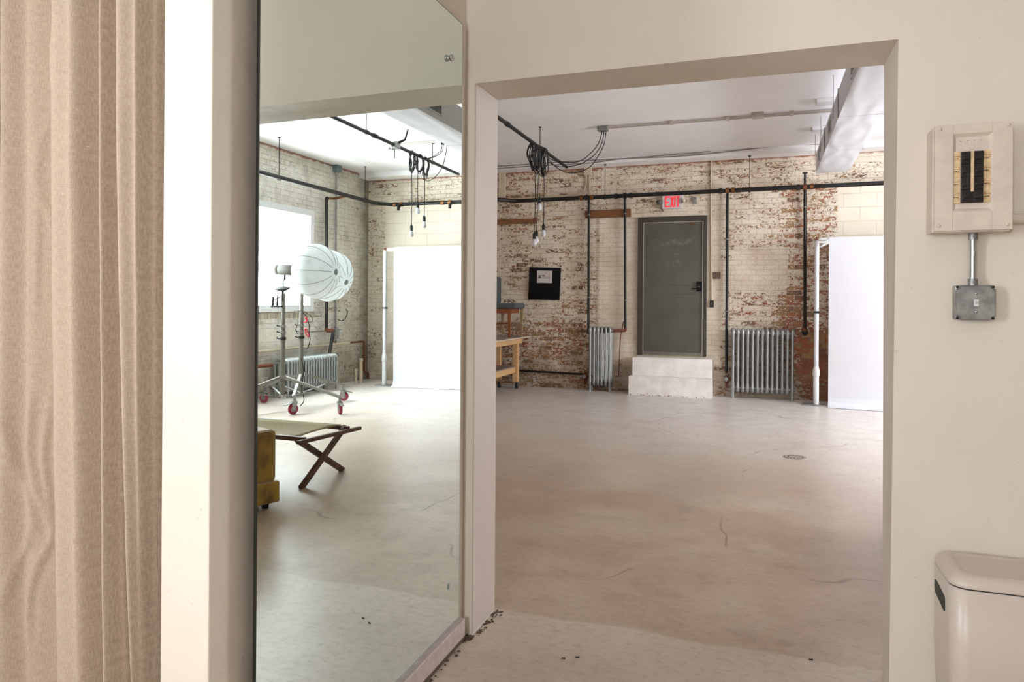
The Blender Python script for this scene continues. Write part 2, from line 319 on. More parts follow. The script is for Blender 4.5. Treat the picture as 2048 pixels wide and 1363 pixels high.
# ------------------------------------------------------------------ mesh helpers
class MB:
    def __init__(s): s.v = []; s.f = []; s.sm = []
    def add(s, vs, fs, smooth=False):
        b = len(s.v); s.v += [Vector(v) for v in vs]; s.f += [tuple(i+b for i in f) for f in fs]; s.sm += [smooth]*len(fs); return s
    def hexa(s, q0, q1):                                   # two quads (same winding) joined
        return s.add(list(q0)+list(q1), [(3, 2, 1, 0), (4, 5, 6, 7), (0, 1, 5, 4), (1, 2, 6, 5), (2, 3, 7, 6), (3, 0, 4, 7)])
    def box(s, x0, x1, y0, y1, z0, z1):
        return s.hexa([(x0, y0, z0), (x1, y0, z0), (x1, y1, z0), (x0, y1, z0)], [(x0, y0, z1), (x1, y0, z1), (x1, y1, z1), (x0, y1, z1)])
    def bar(s, a, b, w, h, up=(0, 0, 1)):                  # rectangular bar from a to b
        a, b = Vector(a), Vector(b); d = (b-a).normalized(); up = Vector(up)
        if abs(d.dot(up)) > .95: up = Vector((0, 1, 0))
        r = d.cross(up).normalized()*w/2; u = r.cross(d).normalized()*h/2
        q = lambda c: [c-r-u, c+r-u, c+r+u, c-r+u]
        return s.hexa(q(a), q(b))
    def tube(s, pts, r, n=10, cap=True):
        pts = [Vector(p) for p in pts]; rs = r if isinstance(r, (list, tuple)) else [r]*len(pts)
        vs = []; fs = []; prev = None
        for i, p in enumerate(pts):
            d = ((pts[min(i+1, len(pts)-1)]-p).normalized() + (p-pts[max(i-1, 0)]).normalized())
            d = d.normalized() if d.length > 1e-6 else Vector((0, 0, 1))
            if prev is None:
                u = Vector((0, 0, 1)) if abs(d.z) < .9 else Vector((1, 0, 0))
                prev = d.cross(u).normalized()
            prev = (prev-d*prev.dot(d)).normalized(); q = d.cross(prev)
            for k in range(n):
                a = 2*math.pi*k/n; vs.append(p+prev*math.cos(a)*rs[i]+q*math.sin(a)*rs[i])
        for i in range(len(pts)-1):
            for k in range(n):
                a, b = i*n+k, i*n+(k+1) % n; fs.append((a, b, b+n, a+n))
        s.add(vs, fs, True)
        if cap: s.add(vs[:n], [tuple(range(n))[::-1]]); s.add(vs[-n:], [tuple(range(n))])
        return s
    def cyl(s, a, b, r, r2=None, n=16): return s.tube([a, b], [r, r if r2 is None else r2], n)
    def lathe(s, c, axis, prof, n=24):                     # prof: list of (radius, distance along the axis)
        c = Vector(c); d = Vector(axis).normalized(); u = Vector((0, 0, 1)) if abs(d.z) < .9 else Vector((1, 0, 0)); a = d.cross(u).normalized(); b = d.cross(a)
        vs = []; fs = []
        for r, h in prof:
            for k in range(n):
                t = 2*math.pi*k/n; vs.append(c+d*h+(a*math.cos(t)+b*math.sin(t))*max(r, 1e-4))
        for i in range(len(prof)-1):
            for k in range(n):
                p, q = i*n+k, i*n+(k+1) % n; fs.append((p, q, q+n, p+n))
        return s.add(vs, fs, True)
    def build(s, name, mat, parent=None, label=None, bevel=0., solid=0.):
        root = parent
        while root is not None and root.parent is not None: root = root.parent
        off = root.location.copy() if root is not None else Vector()
        me = bpy.data.meshes.new(name); me.from_pydata([v-off for v in s.v], [], s.f)
        me.polygons.foreach_set('use_smooth', s.sm); me.materials.append(MAT[mat] if isinstance(mat, str) else mat)
        bm = bmesh.new(); bm.from_mesh(me); bmesh.ops.recalc_face_normals(bm, faces=bm.faces); bm.to_mesh(me); bm.free(); me.update()
        o = bpy.data.objects.new(name, me); COL.objects.link(o)
        if parent is not None: o.parent = parent
        if bevel: m = o.modifiers.new('bevel', 'BEVEL'); m.width = bevel; m.segments = 2; m.limit_method = 'ANGLE'
        if label: o['label'] = label
        return o
def tag(o, label, cat, group=None):
    o['label'] = label; o['category'] = cat
    if group: o['group'] = group
    return o
def thing(name, label, cat, loc, group=None):
    o = bpy.data.objects.new(name, None); o.empty_display_size = .1; o.location = loc; COL.objects.link(o); return tag(o, label, cat, group)
def struct(o): o['kind'] = 'structure'; return o
def mb(): return MB()
def smooth_path(pts, k=6):
    pts = [Vector(p) for p in pts]; out = []
    for i in range(len(pts)-1):
        p0, p1, p2, p3 = pts[max(i-1, 0)], pts[i], pts[i+1], pts[min(i+2, len(pts)-1)]
        for j in range(k):
            t = j/k; out.append(.5*((2*p1)+(p2-p0)*t+(2*p0-5*p1+4*p2-p3)*t*t+(3*p1-p0-3*p2+p3)*t**3))
    return out+[pts[-1]]
def rounded_poly(pts, r, n=5):
    pts = [Vector(p) for p in pts]; out = [pts[0]]
    for i in range(1, len(pts)-1):
        a, b, c = pts[i-1], pts[i], pts[i+1]; u = (a-b).normalized(); v = (c-b).normalized(); rr = min(r, (a-b).length*.45, (c-b).length*.45)
        for k in range(n+1):
            t = k/n; out.append((b+u*rr)*(1-t)**2+b*2*t*(1-t)+(b+v*rr)*t*t)
    return out+[pts[-1]]
def text_mesh(s, size, mat, parent, name, origin, right, up, depth=.002, sx=1., bold=0., label=None, center=False):
    c = bpy.data.curves.new('t', 'FONT'); c.body = s; c.size = size; c.extrude = depth/2; c.offset = bold
    if center: c.align_x = 'CENTER'
    o = bpy.data.objects.new('t', c); COL.objects.link(o); bpy.context.view_layer.update()
    dg = bpy.context.evaluated_depsgraph_get(); me = bpy.data.meshes.new_from_object(o.evaluated_get(dg)); bpy.data.objects.remove(o)
    R, U = Vector(right).normalized(), Vector(up).normalized(); N = R.cross(U); root = parent
    while root.parent is not None: root = root.parent
    off = Vector(origin)-root.location
    for v in me.vertices: q = v.co.copy(); v.co = off+R*q.x*sx+U*q.y+N*q.z
    me.materials.clear(); me.materials.append(MAT[mat]); ob = bpy.data.objects.new(name, me); COL.objects.link(ob); ob.parent = parent
    if label: ob['label'] = label
    return ob

# ================================================================== THE SETTING
YP0, YP1 = 2.751, 3.011                                  # front and back of the partition
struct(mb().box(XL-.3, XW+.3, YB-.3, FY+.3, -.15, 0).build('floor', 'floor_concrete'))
m = mb(); m.box(XL-.3, XW+.3, 2.751, FY+.3, CZ, CZ+.15); m.box(-2.75, XW+.3, YB-.3, 2.751, CZ, CZ+.15); struct(m.build('ceiling', 'ceiling_paint'))
struct(mb().box(XL, XW, FY, FY+.3, 0, CZ).build('wall_back', 'far_brick'))
struct(mb().box(XL-.3, XL, 2.751, FY+.3, 0, CZ).build('wall_left', 'window_brick'))
m = mb(); b = W1; T = .15
m.box(XW, XW+T, YB-.3, FY+.3, 0, b[2]); m.box(XW, XW+T, YB-.3, FY+.3, b[3], CZ)
m.box(XW, XW+T, YB-.3, b[0], b[2], b[3]); m.box(XW, XW+T, b[1], FY+.3, b[2], b[3])
struct(m.build('wall_right', 'window_brick'))
m = mb(); c = W4; y0_, y1_ = YB-.15, YB
m.box(-2.75, XW, y0_, y1_, 0, c[2]); m.box(-2.75, XW, y0_, y1_, c[3], CZ); m.box(-2.75, c[0], y0_, y1_, c[2], c[3]); m.box(c[1], XW, y0_, y1_, c[2], c[3])
struct(m.build('wall_front', 'near_paint'))
m = mb(); c = W3
m.box(-2.75, -2.6, YB, 2.751, 0, c[2]); m.box(-2.75, -2.6, YB, 2.751, c[3], CZ); m.box(-2.75, -2.6, YB, c[0], c[2], c[3]); m.box(-2.75, -2.6, c[1], 2.751, c[2], c[3])
struct(m.build('wall_side', 'near_paint'))
def window(n, horiz, a0, a1, z0, z1, w0, depth, t=.06):
    fr = mb(); gl = mb()
    def bx(mm, u0, u1, zz0, zz1, d0, d1):
        if horiz: mm.box(u0, u1, min(d0, d1), max(d0, d1), zz0, zz1)
        else: mm.box(min(d0, d1), max(d0, d1), u0, u1, zz0, zz1)
    d0, d1 = w0, w0+depth
    bx(fr, a0, a1, z0, z0+t, d0, d1); bx(fr, a0, a1, z1-t, z1, d0, d1); bx(fr, a0, a0+t, z0+t, z1-t, d0, d1); bx(fr, a1-t, a1, z0+t, z1-t, d0, d1)
    k = max(1, round((a1-a0)/1.7))
    for i in range(1, k): u = a0+(a1-a0)*i/k; bx(fr, u-.03, u+.03, z0+t, z1-t, d0+.02*(1 if depth > 0 else -1), d1)
    o = struct(fr.build('window_%d' % n, 'white_plastic')); o['label'] = 'white painted frame around a large bright pane'
    bx(gl, a0+t, a1-t, z0+t, z1-t, (d0+d1)/2-.003, (d0+d1)/2+.003); gl.build('pane', 'window_glass', o)
    return o
window(1, False, W1[0], W1[1], W1[2], W1[3], XW-.02, .10, .095)
window(2, False, W3[0], W3[1], W3[2], W3[3], -2.6, -.10)
window(3, True, W4[0], W4[1], W4[2], W4[3], YB, -.10)
# partition with its opening (corners measured, the right jamb leans a little)
jl = -1.156; zt = P(948, 167, y=YP0).z
tr = P(1797, 78, y=YP0); br = P(1779, 1300, y=YP0); sl = (tr.x-br.x)/(tr.z-br.z); xr0 = br.x-sl*br.z; xr1 = tr.x
tb = P(1768, 130, y=YP1); bb = P(1765, 1300, y=YP1)
m = mb()
m.box(XL, jl, YP0, YP1, 0, CZ)
m.hexa([(xr0, YP0, 0), (XW, YP0, 0), (XW, YP1, 0), (bb.x, YP1, 0)], [(xr1, YP0, tr.z), (XW, YP0, tr.z), (XW, YP1, tr.z), (tb.x, YP1, tr.z)])
m.hexa([(xr1, YP0, tr.z), (XW, YP0, tr.z), (XW, YP1, tr.z), (tb.x, YP1, tr.z)], [(xr1, YP0, CZ), (XW, YP0, CZ), (XW, YP1, CZ), (tb.x, YP1, CZ)])
m.hexa([(jl, YP0, zt), (xr1, YP0, tr.z), (tb.x, YP1, tb.z), (jl, YP1, P(993, 200, y=YP1).z)], [(jl, YP0, CZ), (xr1, YP0, CZ), (tb.x, YP1, CZ), (jl, YP1, CZ)])
struct(m.build('wall_partition', 'near_paint'))
MAT['jamb_shade_paint'] = wallpaint('jamb_shade_paint', '#c2b5ab')  # partition paint darkened for the left jamb: shade put into the colour
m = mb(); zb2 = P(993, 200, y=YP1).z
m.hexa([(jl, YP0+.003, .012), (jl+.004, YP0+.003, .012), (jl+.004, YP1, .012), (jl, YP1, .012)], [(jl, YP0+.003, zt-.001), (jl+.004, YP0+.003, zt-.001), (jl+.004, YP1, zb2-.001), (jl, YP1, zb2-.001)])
struct(m.build('jamb_shade_sheet', 'jamb_shade_paint'))  # thin added sheet that carries the painted shade on the left jamb
# stub wall that carries the mirror
XS = -1.226; YE = 1.321
m = mb(); m.hexa([(-1.373, YE, 0), (XS, YE, 0), (-1.198, YP0, 0), (-1.373, YP0, 0)], [(-1.373, YE, CZ), (XS, YE, CZ), (-1.198, YP0, CZ), (-1.373, YP0, CZ)])
struct(m.build('wall_stub', 'near_paint', bevel=.004))
# wall plate along the top of the far wall
struct(mb().box(XL, XW, FY-.32, FY, CZ-.085, CZ).build('trim_1', 'ceiling_paint'))
o = mb().box(-1.2, -1.163, 1.36, 2.70, .025, .098).build('trim_2', 'board_paint', bevel=.004); struct(o)
o = mb().box(-1.2, -1.172, 1.36, 2.72, 0, .027).build('trim_3', 'brown_gap'); struct(o)
m = mb()
for k in range(45):
    yy = random.uniform(1.7, 2.745); r = random.uniform(.002, .008)
    m.lathe((-1.165+abs(random.gauss(0, .012)), yy, r*.2), (0, 0, 1), [(0, -r*.4), (r, 0), (r*.6, r*.6), (0, r*.7)], 6)
for k in range(60):
    yy = random.uniform(2.751, 3.02); r = random.uniform(.002, .007)
    m.lathe((jl+.004+abs(random.gauss(0, .016)), yy, r*.2), (0, 0, 1), [(0, -r*.4), (r, 0), (r*.6, r*.6), (0, r*.7)], 6)
for k in range(60):
    r = random.uniform(.002, .009)
    m.lathe((random.uniform(-1.18, jl+.01), YP0-abs(random.gauss(0, .02)), r*.2), (0, 0, 1), [(0, -r*.4), (r, 0), (r*.6, r*.6), (0, r*.7)], 6)
o = m.build('plaster_crumbs', 'brown_gap'); o['kind'] = 'stuff'; tag(o, 'brown crumbs and dirt gathered at the foot of the left jamb', 'debris')

# ================================================================== EXIT DOOR
D = thing('door_1', '', '', (-1.43, FY, .56)); del D['label']; del D['category']; struct(D)
D['label'] = 'dark grey metal exit door'
yf = FY-.05
x0, x1 = P(1276, 435, y=yf).x, P(1414, 435, y=yf).x; zt_ = P(1345, 432.5, y=yf).z; zb_ = P(1345, 711, y=yf).z
l0, l1 = P(1286.5, 445, y=yf).x, P(1406.5, 445, y=yf).x; lz = P(1345, 443.5, y=yf).z
m = mb(); m.box(x0, l0, yf, FY+.02, zb_, zt_); m.box(l1, x1, yf, FY+.02, zb_, zt_); m.box(l0, l1, yf, FY+.02, lz, zt_)
m.build('door_frame', 'door_frame', D, 'dark olive door frame', bevel=.006)
lf = mb().box(l0, l1, FY-.03, FY+.01, zb_+.012, lz).build('door_leaf', 'door_grey', D)
e = .010
m = mb(); m.box(l0, l0+e, yf-.004, FY-.03, zb_, lz); m.box(l1-e, l1, yf-.004, FY-.03, zb_, lz); m.box(l0, l1, yf-.004, FY-.03, lz-e, lz)
m.build('weather_strip', 'door_edge', D, 'pale metal strip around the leaf')
mb().box(l0+.01, l1-.01, FY-.045, FY-.03, zb_+.012, zb_+.055).build('door_sweep', 'steel', D, 'metal strip along the bottom')
a = P(1393.5, 563, y=FY-.05); b = P(1403.5, 582, y=FY-.05)
lk = mb().box(a.x, b.x, FY-.075, FY-.03, b.z, a.z).build('door_lock', 'black_matt', D, 'black box lock', bevel=.004)
c = P(1384, 577, y=FY-.08); mb().cyl((a.x+.02, FY-.08, c.z), (c.x, FY-.08, c.z), .008).build('lever', 'black_matt', lk)
m = mb()
for px in (1396.5, 1399.5): q = P(px, 573, y=FY-.077); m.cyl((q.x, FY-.079, q.z), (q.x, FY-.07, q.z), .004)
m.build('screw', 'chrome', lk)
g = G('faded_mark'); g.fin(g.mix(g.mr(g.noise(g.pos(), 18, 4), .45, .6), lin('#56534a'), lin('#67645e')), .4); MAT['faded_mark'] = g.m
for k, (u0, v0, u1, v1) in enumerate([(1308, 479, 1383, 489), (1336, 498, 1359, 510), (1329, 519, 1365, 530)]):
    a = P(u0, v0, y=FY-.03); b = P(u1, v1, y=FY-.03); mb().box(a.x, b.x, FY-.0312, FY-.029, b.z, a.z).build('faded_sticker', 'faded_mark', D, 'faint pale patch where a sticker was')
for (u0, v0, u1) in [(1342, 570, 1384), (1343, 588.5, 1388)]:
    a = P(u0, v0, y=FY-.03); b = P(u1, v0, y=FY-.03); mb().box(a.x, b.x, FY-.0315, FY-.029, a.z-.004, a.z+.004).build('scratch', 'door_frame', D)
a = P(1381, 446.5, y=FY-.05); b = P(1390, 449, y=FY-.05); mb().box(a.x, b.x, FY-.058, FY-.03, b.z, a.z).build('latch_plate', 'brass', D, 'small brass plate at the top')

# steps
ST = thing('entrance_steps', 'two chipped white painted concrete steps below the grey exit door', 'steps', (-1.33, 10.96, 0))
a = P(1265, 715, y=10.96); b = P(1424, 716, y=10.96); c = P(1257, 754, y=10.76); d = P(1424, 757, y=10.76)
def rough_box(m, x0, x1, y0, y1, z0, z1, n=14):
    bm = bmesh.new(); bmesh.ops.create_cube(bm, size=1); bmesh.ops.subdivide_edges(bm, edges=bm.edges, cuts=n, use_grid_fill=True)
    vs = []
    for v in bm.verts:
        q = Vector((x0+(v.co.x+.5)*(x1-x0), y0+(v.co.y+.5)*(y1-y0), z0+(v.co.z+.5)*(z1-z0)))
        e = sum(1 for k in v.co if abs(abs(k)-.5) < 1e-4)
        q += mnoise.noise_vector(q*9)*.004*(1.6 if e > 1 else .8)
        if e > 1 and v.co.z > .4: q.z -= .006
        if z0 <= 0 and v.co.z < -.49: q.z = 0
        vs.append(q)
    bm.verts.index_update(); m.add(vs, [[v.index for v in f.verts] for f in bm.faces], False); bm.free()
m = mb(); rough_box(m, a.x, b.x, 10.96, FY-.02, 0, .565); m.build('upper_step', 'steps_paint', ST)
m = mb(); rough_box(m, c.x, d.x, 10.76, 10.965, 0, .288); m.build('lower_step', 'steps_paint', ST)

# ================================================================== EXIT SIGN
ys = FY-.07
a = P(1323.5, 391, y=ys); b = P(1365, 416.5, y=ys)
E_ = thing('exit_sign', 'white EXIT sign with red lit letters and two small lamp heads above the door', 'exit sign', ((a.x+b.x)/2, FY, b.z))
mb().box(a.x, b.x, ys, FY, b.z+.002, a.z-.002).build('housing', 'sign_white', E_, bevel=.012)
hw, hh = b.x-a.x, a.z-b.z
def quad(m, pts, y0, y1): m.hexa([(x, y0, z) for x, z in pts], [(x, y1, z) for x, z in pts])
lx = [P(u, 404, y=ys).x for u in (1330.3, 1339, 1341, 1347.5, 1348.8, 1351.2, 1352.5, 1359.8)]
z1_, z0_ = P(1344, 392.3, y=ys).z, P(1344, 413.8, y=ys).z; yy0, yy1 = ys-.006, ys-.001; t = (z1_-z0_); sw = .016
m = mb(); m.box(lx[0], lx[0]+sw, yy0, yy1, z0_, z1_)
for f_, w_ in ((0, 1), (.44, .8), (1, 1)): zc = z0_+(t-.02)*f_; m.box(lx[0]+sw, lx[0]+(lx[1]-lx[0])*w_, yy0, yy1, zc, zc+.02)
m.build('letter', 'exit_red', E_)
m = mb(); xa, xb = lx[2], lx[3]+.002
quad(m, [(xa, z0_), (xa+sw, z0_), (xb, z1_), (xb-sw, z1_)], yy0, yy1); quad(m, [(xb-sw, z0_), (xb, z0_), (xa+sw, z1_), (xa, z1_)], yy0+.0007, yy1); m.build('letter', 'exit_red', E_)
mb().box(lx[4], lx[4]+sw, yy0, yy1, z0_, z1_).build('letter', 'exit_red', E_)
m = mb(); mx_ = (lx[6]+lx[7])/2; m.box(mx_-sw/2, mx_+sw/2, yy0, yy1, z0_, z1_-.02); m.box(lx[6], lx[7], yy0, yy1, z1_-.02, z1_); m.build('letter', 'exit_red', E_)
c = P(1318, 404, y=FY-.09); h1 = mb().lathe(c, (-.7, -.5, -.2), [(0, -.05), (.025, -.05), (.038, -.02), (.04, .025), (.034, .03), (0, .028)], 16).build('lamp_head', 'strobe_grey', E_, 'grey lamp head turned aside')
mb().cyl((c.x, c.y, c.z), (a.x+.01, c.y+.03, c.z), .012).build('bracket', 'strobe_grey', E_)
c = P(1371, 401.5, y=FY-.1); mb().lathe(c, (.1, -1, -.1), [(0, -.05), (.028, -.05), (.04, 0), (.042, .03), (.030, .034), (.028, .024), (0, .02)], 18).build('lamp_head', 'cream_paint', E_, 'cream lamp head facing the room')
mb().cyl((c.x, c.y, c.z), (b.x-.01, c.y+.04, c.z), .012).build('bracket', 'strobe_grey', E_)
def plate(name, mat, u0, v0, u1, v1, d, label, cat, bevel=.003, parent=None):
    y = FY-d; a = P(u0, v0, y=y); b = P(u1, v1, y=y); o = mb().box(a.x, b.x, y, FY, b.z, a.z).build(name, mat, parent, bevel=bevel)
    if label: tag(o, label, cat)
    return o
plate('wall_box', 'galv', 1385.7, 393.5, 1393, 407.5, .04, 'small grey metal box on the wall right of the exit sign', 'electrical box')
o = plate('light_switch', 'dark_metal', 1419.5, 600.5, 1427.5, 614.5, .03, 'small dark switch plate at the end of the white conduit right of the door', 'switch')
q = P(1423.5, 607, y=FY-.04); mb().box(q.x-.006, q.x+.006, FY-.045, FY-.03, q.z-.02, q.z+.02).build('toggle', 'steel', o, 'pale toggle')
MAT['drain_metal'] = plain('drain_metal', '#a3968b', .5, .2, .15, 40)
MAT['brown_metal'] = plain('brown_metal', '#6b5a48', .5, .3, .2, 40)
plate('metal_plate', 'brown_metal', 1425.5, 543.5, 1441, 557, .02, 'brownish metal plate on the brick just right of the exit door', 'plate')
# conduits on the far wall
def tubeobj(name, mat, pts, r, label=None, cat=None, parent=None, rad=.05, n=10):
    o = mb().tube(rounded_poly(pts, rad), r, n).build(name, mat, parent)
    if label and cat: tag(o, label, cat)
    elif label: o['label'] = label
    return o
y = FY-.02
tubeobj('conduit', 'cream_paint', [P(1422.5, 311, y=y), P(1422.5, 410, y=y), P(1423.6, 600, y=y)], .014, 'straight white painted conduit running from ceiling down beside the exit door', 'conduit')
CB = thing('junction_box', 'cream wall box near the ceiling with conduits leaving downwards, left of the door', 'junction box', P(1175, 341, y=FY))
a = P(1168, 334, y=FY-.07); b = P(1182, 349, y=FY-.07); mb().box(a.x, b.x, FY-.07, FY, b.z, a.z).build('box', 'cream_paint', CB, bevel=.004)
tubeobj('conduit', 'cream_paint', [P(1179, 348, y=y), P(1179, 392, y=y), P(1180, 404, y=y), P(1196, 411.5, y=y), P(1316, 405, y=y)], .011, None, None, CB, .12)
tubeobj('conduit', 'cream_paint', [P(1172, 348, y=y), P(1172, 374, y=y), P(1163, 387, y=y), P(1140, 391, y=y), P(1000, 398, y=y)], .011, None, None, CB, .12)
a = P(997, 341, y=FY-.05); b = P(1009.5, 394, y=FY-.05)
tag(mb().box(a.x, b.x, FY-.05, FY, b.z, a.z).build('wall_board', 'cream_paint', bevel=.004), 'narrow upright cream board high on the brick wall at its left end', 'board')
a = P(960, 438, y=FY-.04); b = P(1073, 446.5, y=FY-.04)
tag(mb().box(XL+.05, b.x, FY-.04, FY, P(1073, 446, y=FY-.04).z, P(1073, 436.5, y=FY-.04).z).build('wooden_plank', 'plank_brown', bevel=.004), 'brown wooden plank fixed to the brick wall behind the hanging bulbs', 'plank', 'wooden planks on the brick wall')
a = P(1170, 421, y=FY-.05); b = P(1261, 433, y=FY-.05)
tag(mb().box(a.x, b.x, FY-.05, FY, b.z, a.z).build('wooden_plank', 'plank_brown', bevel=.004), 'short brown wooden plank crossed by two black pipes left of the exit door', 'plank', 'wooden planks on the brick wall')

# black square sign
yq = FY-.04
SG = thing('black_sign', 'square black board with a small white paper hung on the brick wall', 'sign', P(1088, 598, y=FY))
q0 = [P(*c, y=yq) for c in ((1056.3, 598), (1118, 599.8), (1121.2, 535.4), (1058.8, 534))]
mb().hexa(q0, [v+Vector((0, .03, 0)) for v in q0]).build('board', 'black_matt', SG)
y2 = yq-.003; q1 = [P(*c, y=y2) for c in ((1073.8, 565), (1104.1, 565.6), (1104.6, 541.3), (1074.4, 540.6))]
pp = mb().hexa(q1, [v+Vector((0, .0025, 0)) for v in q1]).build('paper_notice', 'paper', SG, 'white paper notice')
def pbar(m, u0, v0, u1, v1): 
    a = P(u0, v0, y=y2-.001); b = P(u1, v1, y=y2-.001); m.box(a.x, b.x, y2-.0015, y2+.0005, b.z, a.z)
m = mb()
for (u0, v0, u1, v1) in ((1077, 550.2, 1079.1, 552.7), (1079.6, 550.2, 1081.7, 552.7), (1077, 553.3, 1079.1, 556), (1079.6, 553.3, 1081.7, 556)): pbar(m, u0, v0, u1, v1)
m.build('logo', 'ink', pp, 'dark square mark of four blocks')
m = mb(); u = 1084
for wd in (1.3, 1.2, 1.4, 1.1): pbar(m, u, 550.2, u+wd, 552.1); u += wd+.35
for v in (553.6, 555.4):
    u = 1084
    while u < 1101.5: wd = random.uniform(.8, 2.6); pbar(m, u, v, min(u+wd, 1102), v+.55); u += wd+random.choice((.4, .4, 1.2))
m.build('printed_text', 'ink', pp)

# ================================================================== HEATING PIPES
Z0 = P(1006, 403, y=10.91); Z1 = P(1768, 365, y=10.91); zl, zr = Z0.z, 3.10
HP = thing('heating_pipe', 'long black heating pipe running along the brick walls with drops to the radiators', 'pipe', (0, 10.91, 3.0))
xr = 3.965
def zmain(x): return zl+(zr-zl)*(x-Z0.x)/(3.9-Z0.x)
run = [(XL+.22, 5., zl+.02), (XL+.22, 10.62, zl), (Z0.x+.25, 10.91, zl), (Z1.x, 10.91, zmain(Z1.x)), (xr-.2, 10.91, zr), (xr, 10.68, zr), (xr, 3.2, 3.14)]
mb().tube(rounded_poly(run, .05), .032, 12).build('main_run', 'black_pipe', HP)
def collar(x, w_=.05, r=.041, mat='brass'): z = zmain(x); mb().cyl((x-w_/2, 10.91, z), (x+w_/2, 10.91, z), r).build('pipe_fitting', mat, HP)
for u, mt in ((1163, 'brass'), (1173, 'black_pipe'), (1184, 'brass'), (1232, 'black_pipe'), (1250, 'black_pipe'), (1262, 'black_pipe'), (1441, 'dark_metal'), (1455, 'brass'), (1466, 'brass'), (1596, 'dark_metal'), (1610, 'rust'), (1623, 'brass')):
    collar(P(u, 390, y=10.91).x, mat=mt)
for u in (790, 803, 885, 900): collar(M(u, 406, y=10.91).x, .06, .040, 'brass')
def riser(u, v0, u1, v1, y=FY-.07, r=.021):
    a = P(u, v0, y=10.91); b = P(u, v0, y=y); c = P(u1, v1, y=y)
    return mb().tube(rounded_poly([(a.x, 10.91, zmain(a.x)), (b.x, y, b.z-.03), (c.x, y, c.z)], .04), r).build('riser', 'black_pipe', HP)
riser(1178, 391, 1177, 668); riser(1250, 388, 1250.5, 656); riser(1455, 378, 1452.8, 745); riser(1610, 371, 1609.8, 655)
for (u, v) in ((1178, 430), (1178, 594), (1250, 427), (1251, 600), (1454, 478), (1454, 622), (1610, 414)):
    q = P(u, v, y=FY-.07); mb().cyl((q.x, q.y, q.z-.008), (q.x, q.y, q.z+.008), .030).build('pipe_clamp', 'steel', HP)
# elbow and branch to the small radiator, valve bodies
q = P(1251, 656, y=FY-.07); e1 = P(1251, 661, y=FY-.07); e2 = P(1226, 661, y=FY-.09)
mb().tube(rounded_poly([q, e1, e2], .03), .022).build('elbow', 'rust', HP)
q = P(1610, 665, y=FY-.06); mb().lathe(q, (0, -1, 0), [(0, -.0), (.04, 0), (.042, .02), (.03, .03), (.026, .02), (.0, .018)], 20).build('end_flange', 'dark_metal', HP)
q = P(1610, 655, y=FY-.07); mb().cyl(q, q-Vector((0, 0, .05)), .027).build('pipe_fitting', 'rust', HP)
def valve(px, py, y, side):
    q = P(px, py, y=y); m = mb()
    m.lathe(q, (0, 0, 1), [(0, -.07), (.024, -.07), (.03, -.03), (.042, 0), (.03, .035), (.022, .05)], 14)
    m.cyl(q, q+Vector((side*.12, 0, 0)), .022); m.cyl(q-Vector((0, 0, .06)), (q.x, q.y, q.z-.13), .018)
    m.build('valve', 'rust', HP); m2 = mb(); m2.lathe(q+Vector((0, -.045, 0)), (0, -1, 0), [(0, 0), (.034, 0), (.034, .015), (.02, .02), (.01, .012), (0, .012)], 14); m2.build('valve_wheel', 'galv', HP)
valve(1452.5, 757, FY-.08, 1)
valve(1170, 752, FY-.08, 1)
a = P(1170, 748, y=FY-.06); mb().tube([(XL+.1, FY-.06, a.z+.02), (a.x, FY-.06, a.z)], .017).build('return_pipe', 'black_pipe', HP, 'thin dark pipe low along the wall')
# slanting rod beside the small radiator
a, b = P(1247, 643, y=FY-.05), P(1241, 672, y=FY-.05); c = P(1237, 752, y=FY-.05)
tag(mb().tube([a, b, c, c+Vector((-.04, 0, 0))], .008).build('thin_rod', 'rust'), 'thin rusty rod leaning on the wall between small radiator and steps', 'rod')
def hanger(top, bottom, parent=HP, name='hanger'):
    m = mb(); m.cyl(top, bottom, .005, n=6); m.cyl(Vector(top)-Vector((0, 0, .012)), top, .02, n=10); m.lathe(Vector(bottom)-Vector((0, 0, .035)), (1, 0, 0), [(.036, -.01), (.042, -.01), (.042, .01), (.036, .01)], 12)
    m.build(name, 'dark_metal', parent)
for u in (1210, 1499): q = P(u, 385, y=10.91); hanger((q.x, 10.91, CZ-.085 if False else CZ-.09), (q.x, 10.91, zmain(q.x)+.03))
q = P(1610, 349, y=10.91); mb().cyl((q.x, 10.91, zmain(q.x)), (q.x, 10.91, zmain(q.x)+.2), .014).build('support_post', 'black_pipe', HP); mb().cyl((q.x, 10.91, zmain(q.x)+.19), (q.x, 10.91, zmain(q.x)+.205), .035).build('support_cap', 'dark_metal', HP)
for (u, v) in ((558, 350), (730, 398)): q = M(u, v, x=xr); hanger((xr, q.y, CZ), (xr, q.y, 3.14))
for u in (803, 905):
    q = M(u, 406, y=10.91); zz = zmain(q.x)
    mb().tube(rounded_poly([(q.x, 10.91, zz), (q.x, 10.80, zz-.06), (q.x, 10.80, zz-.12)], .04), .026).build('stub_drop', 'dark_metal', HP)
# branch on the window wall
vx = XW-.09
v0, v1_, v2 = M(653, 396, x=vx), M(653, 655, x=vx), M(645, 715, x=vx)
q = M(697, 391, x=xr)
mb().tube(rounded_poly([(xr, q.y, 3.11), (vx, v0.y+.25, 3.10), (vx, v0.y+.03, v0.z+.0)], .03), .02).build('branch', 'brass', HP, 'copper coloured branch')
mb().tube(rounded_poly([v0+Vector((0, .03, 0)), v0, v1_], .03), .027).build('riser', 'black_pipe', HP)
e = v1_+Vector((-.06, .1, -.05)); mb().tube(rounded_poly([v1_, v1_-Vector((0, 0, .05)), e], .03), .03).build('elbow', 'rust', HP)
mb().tube([e, (vx-.12, v2.y, v2.z)], .026).build('riser', 'black_pipe', HP)

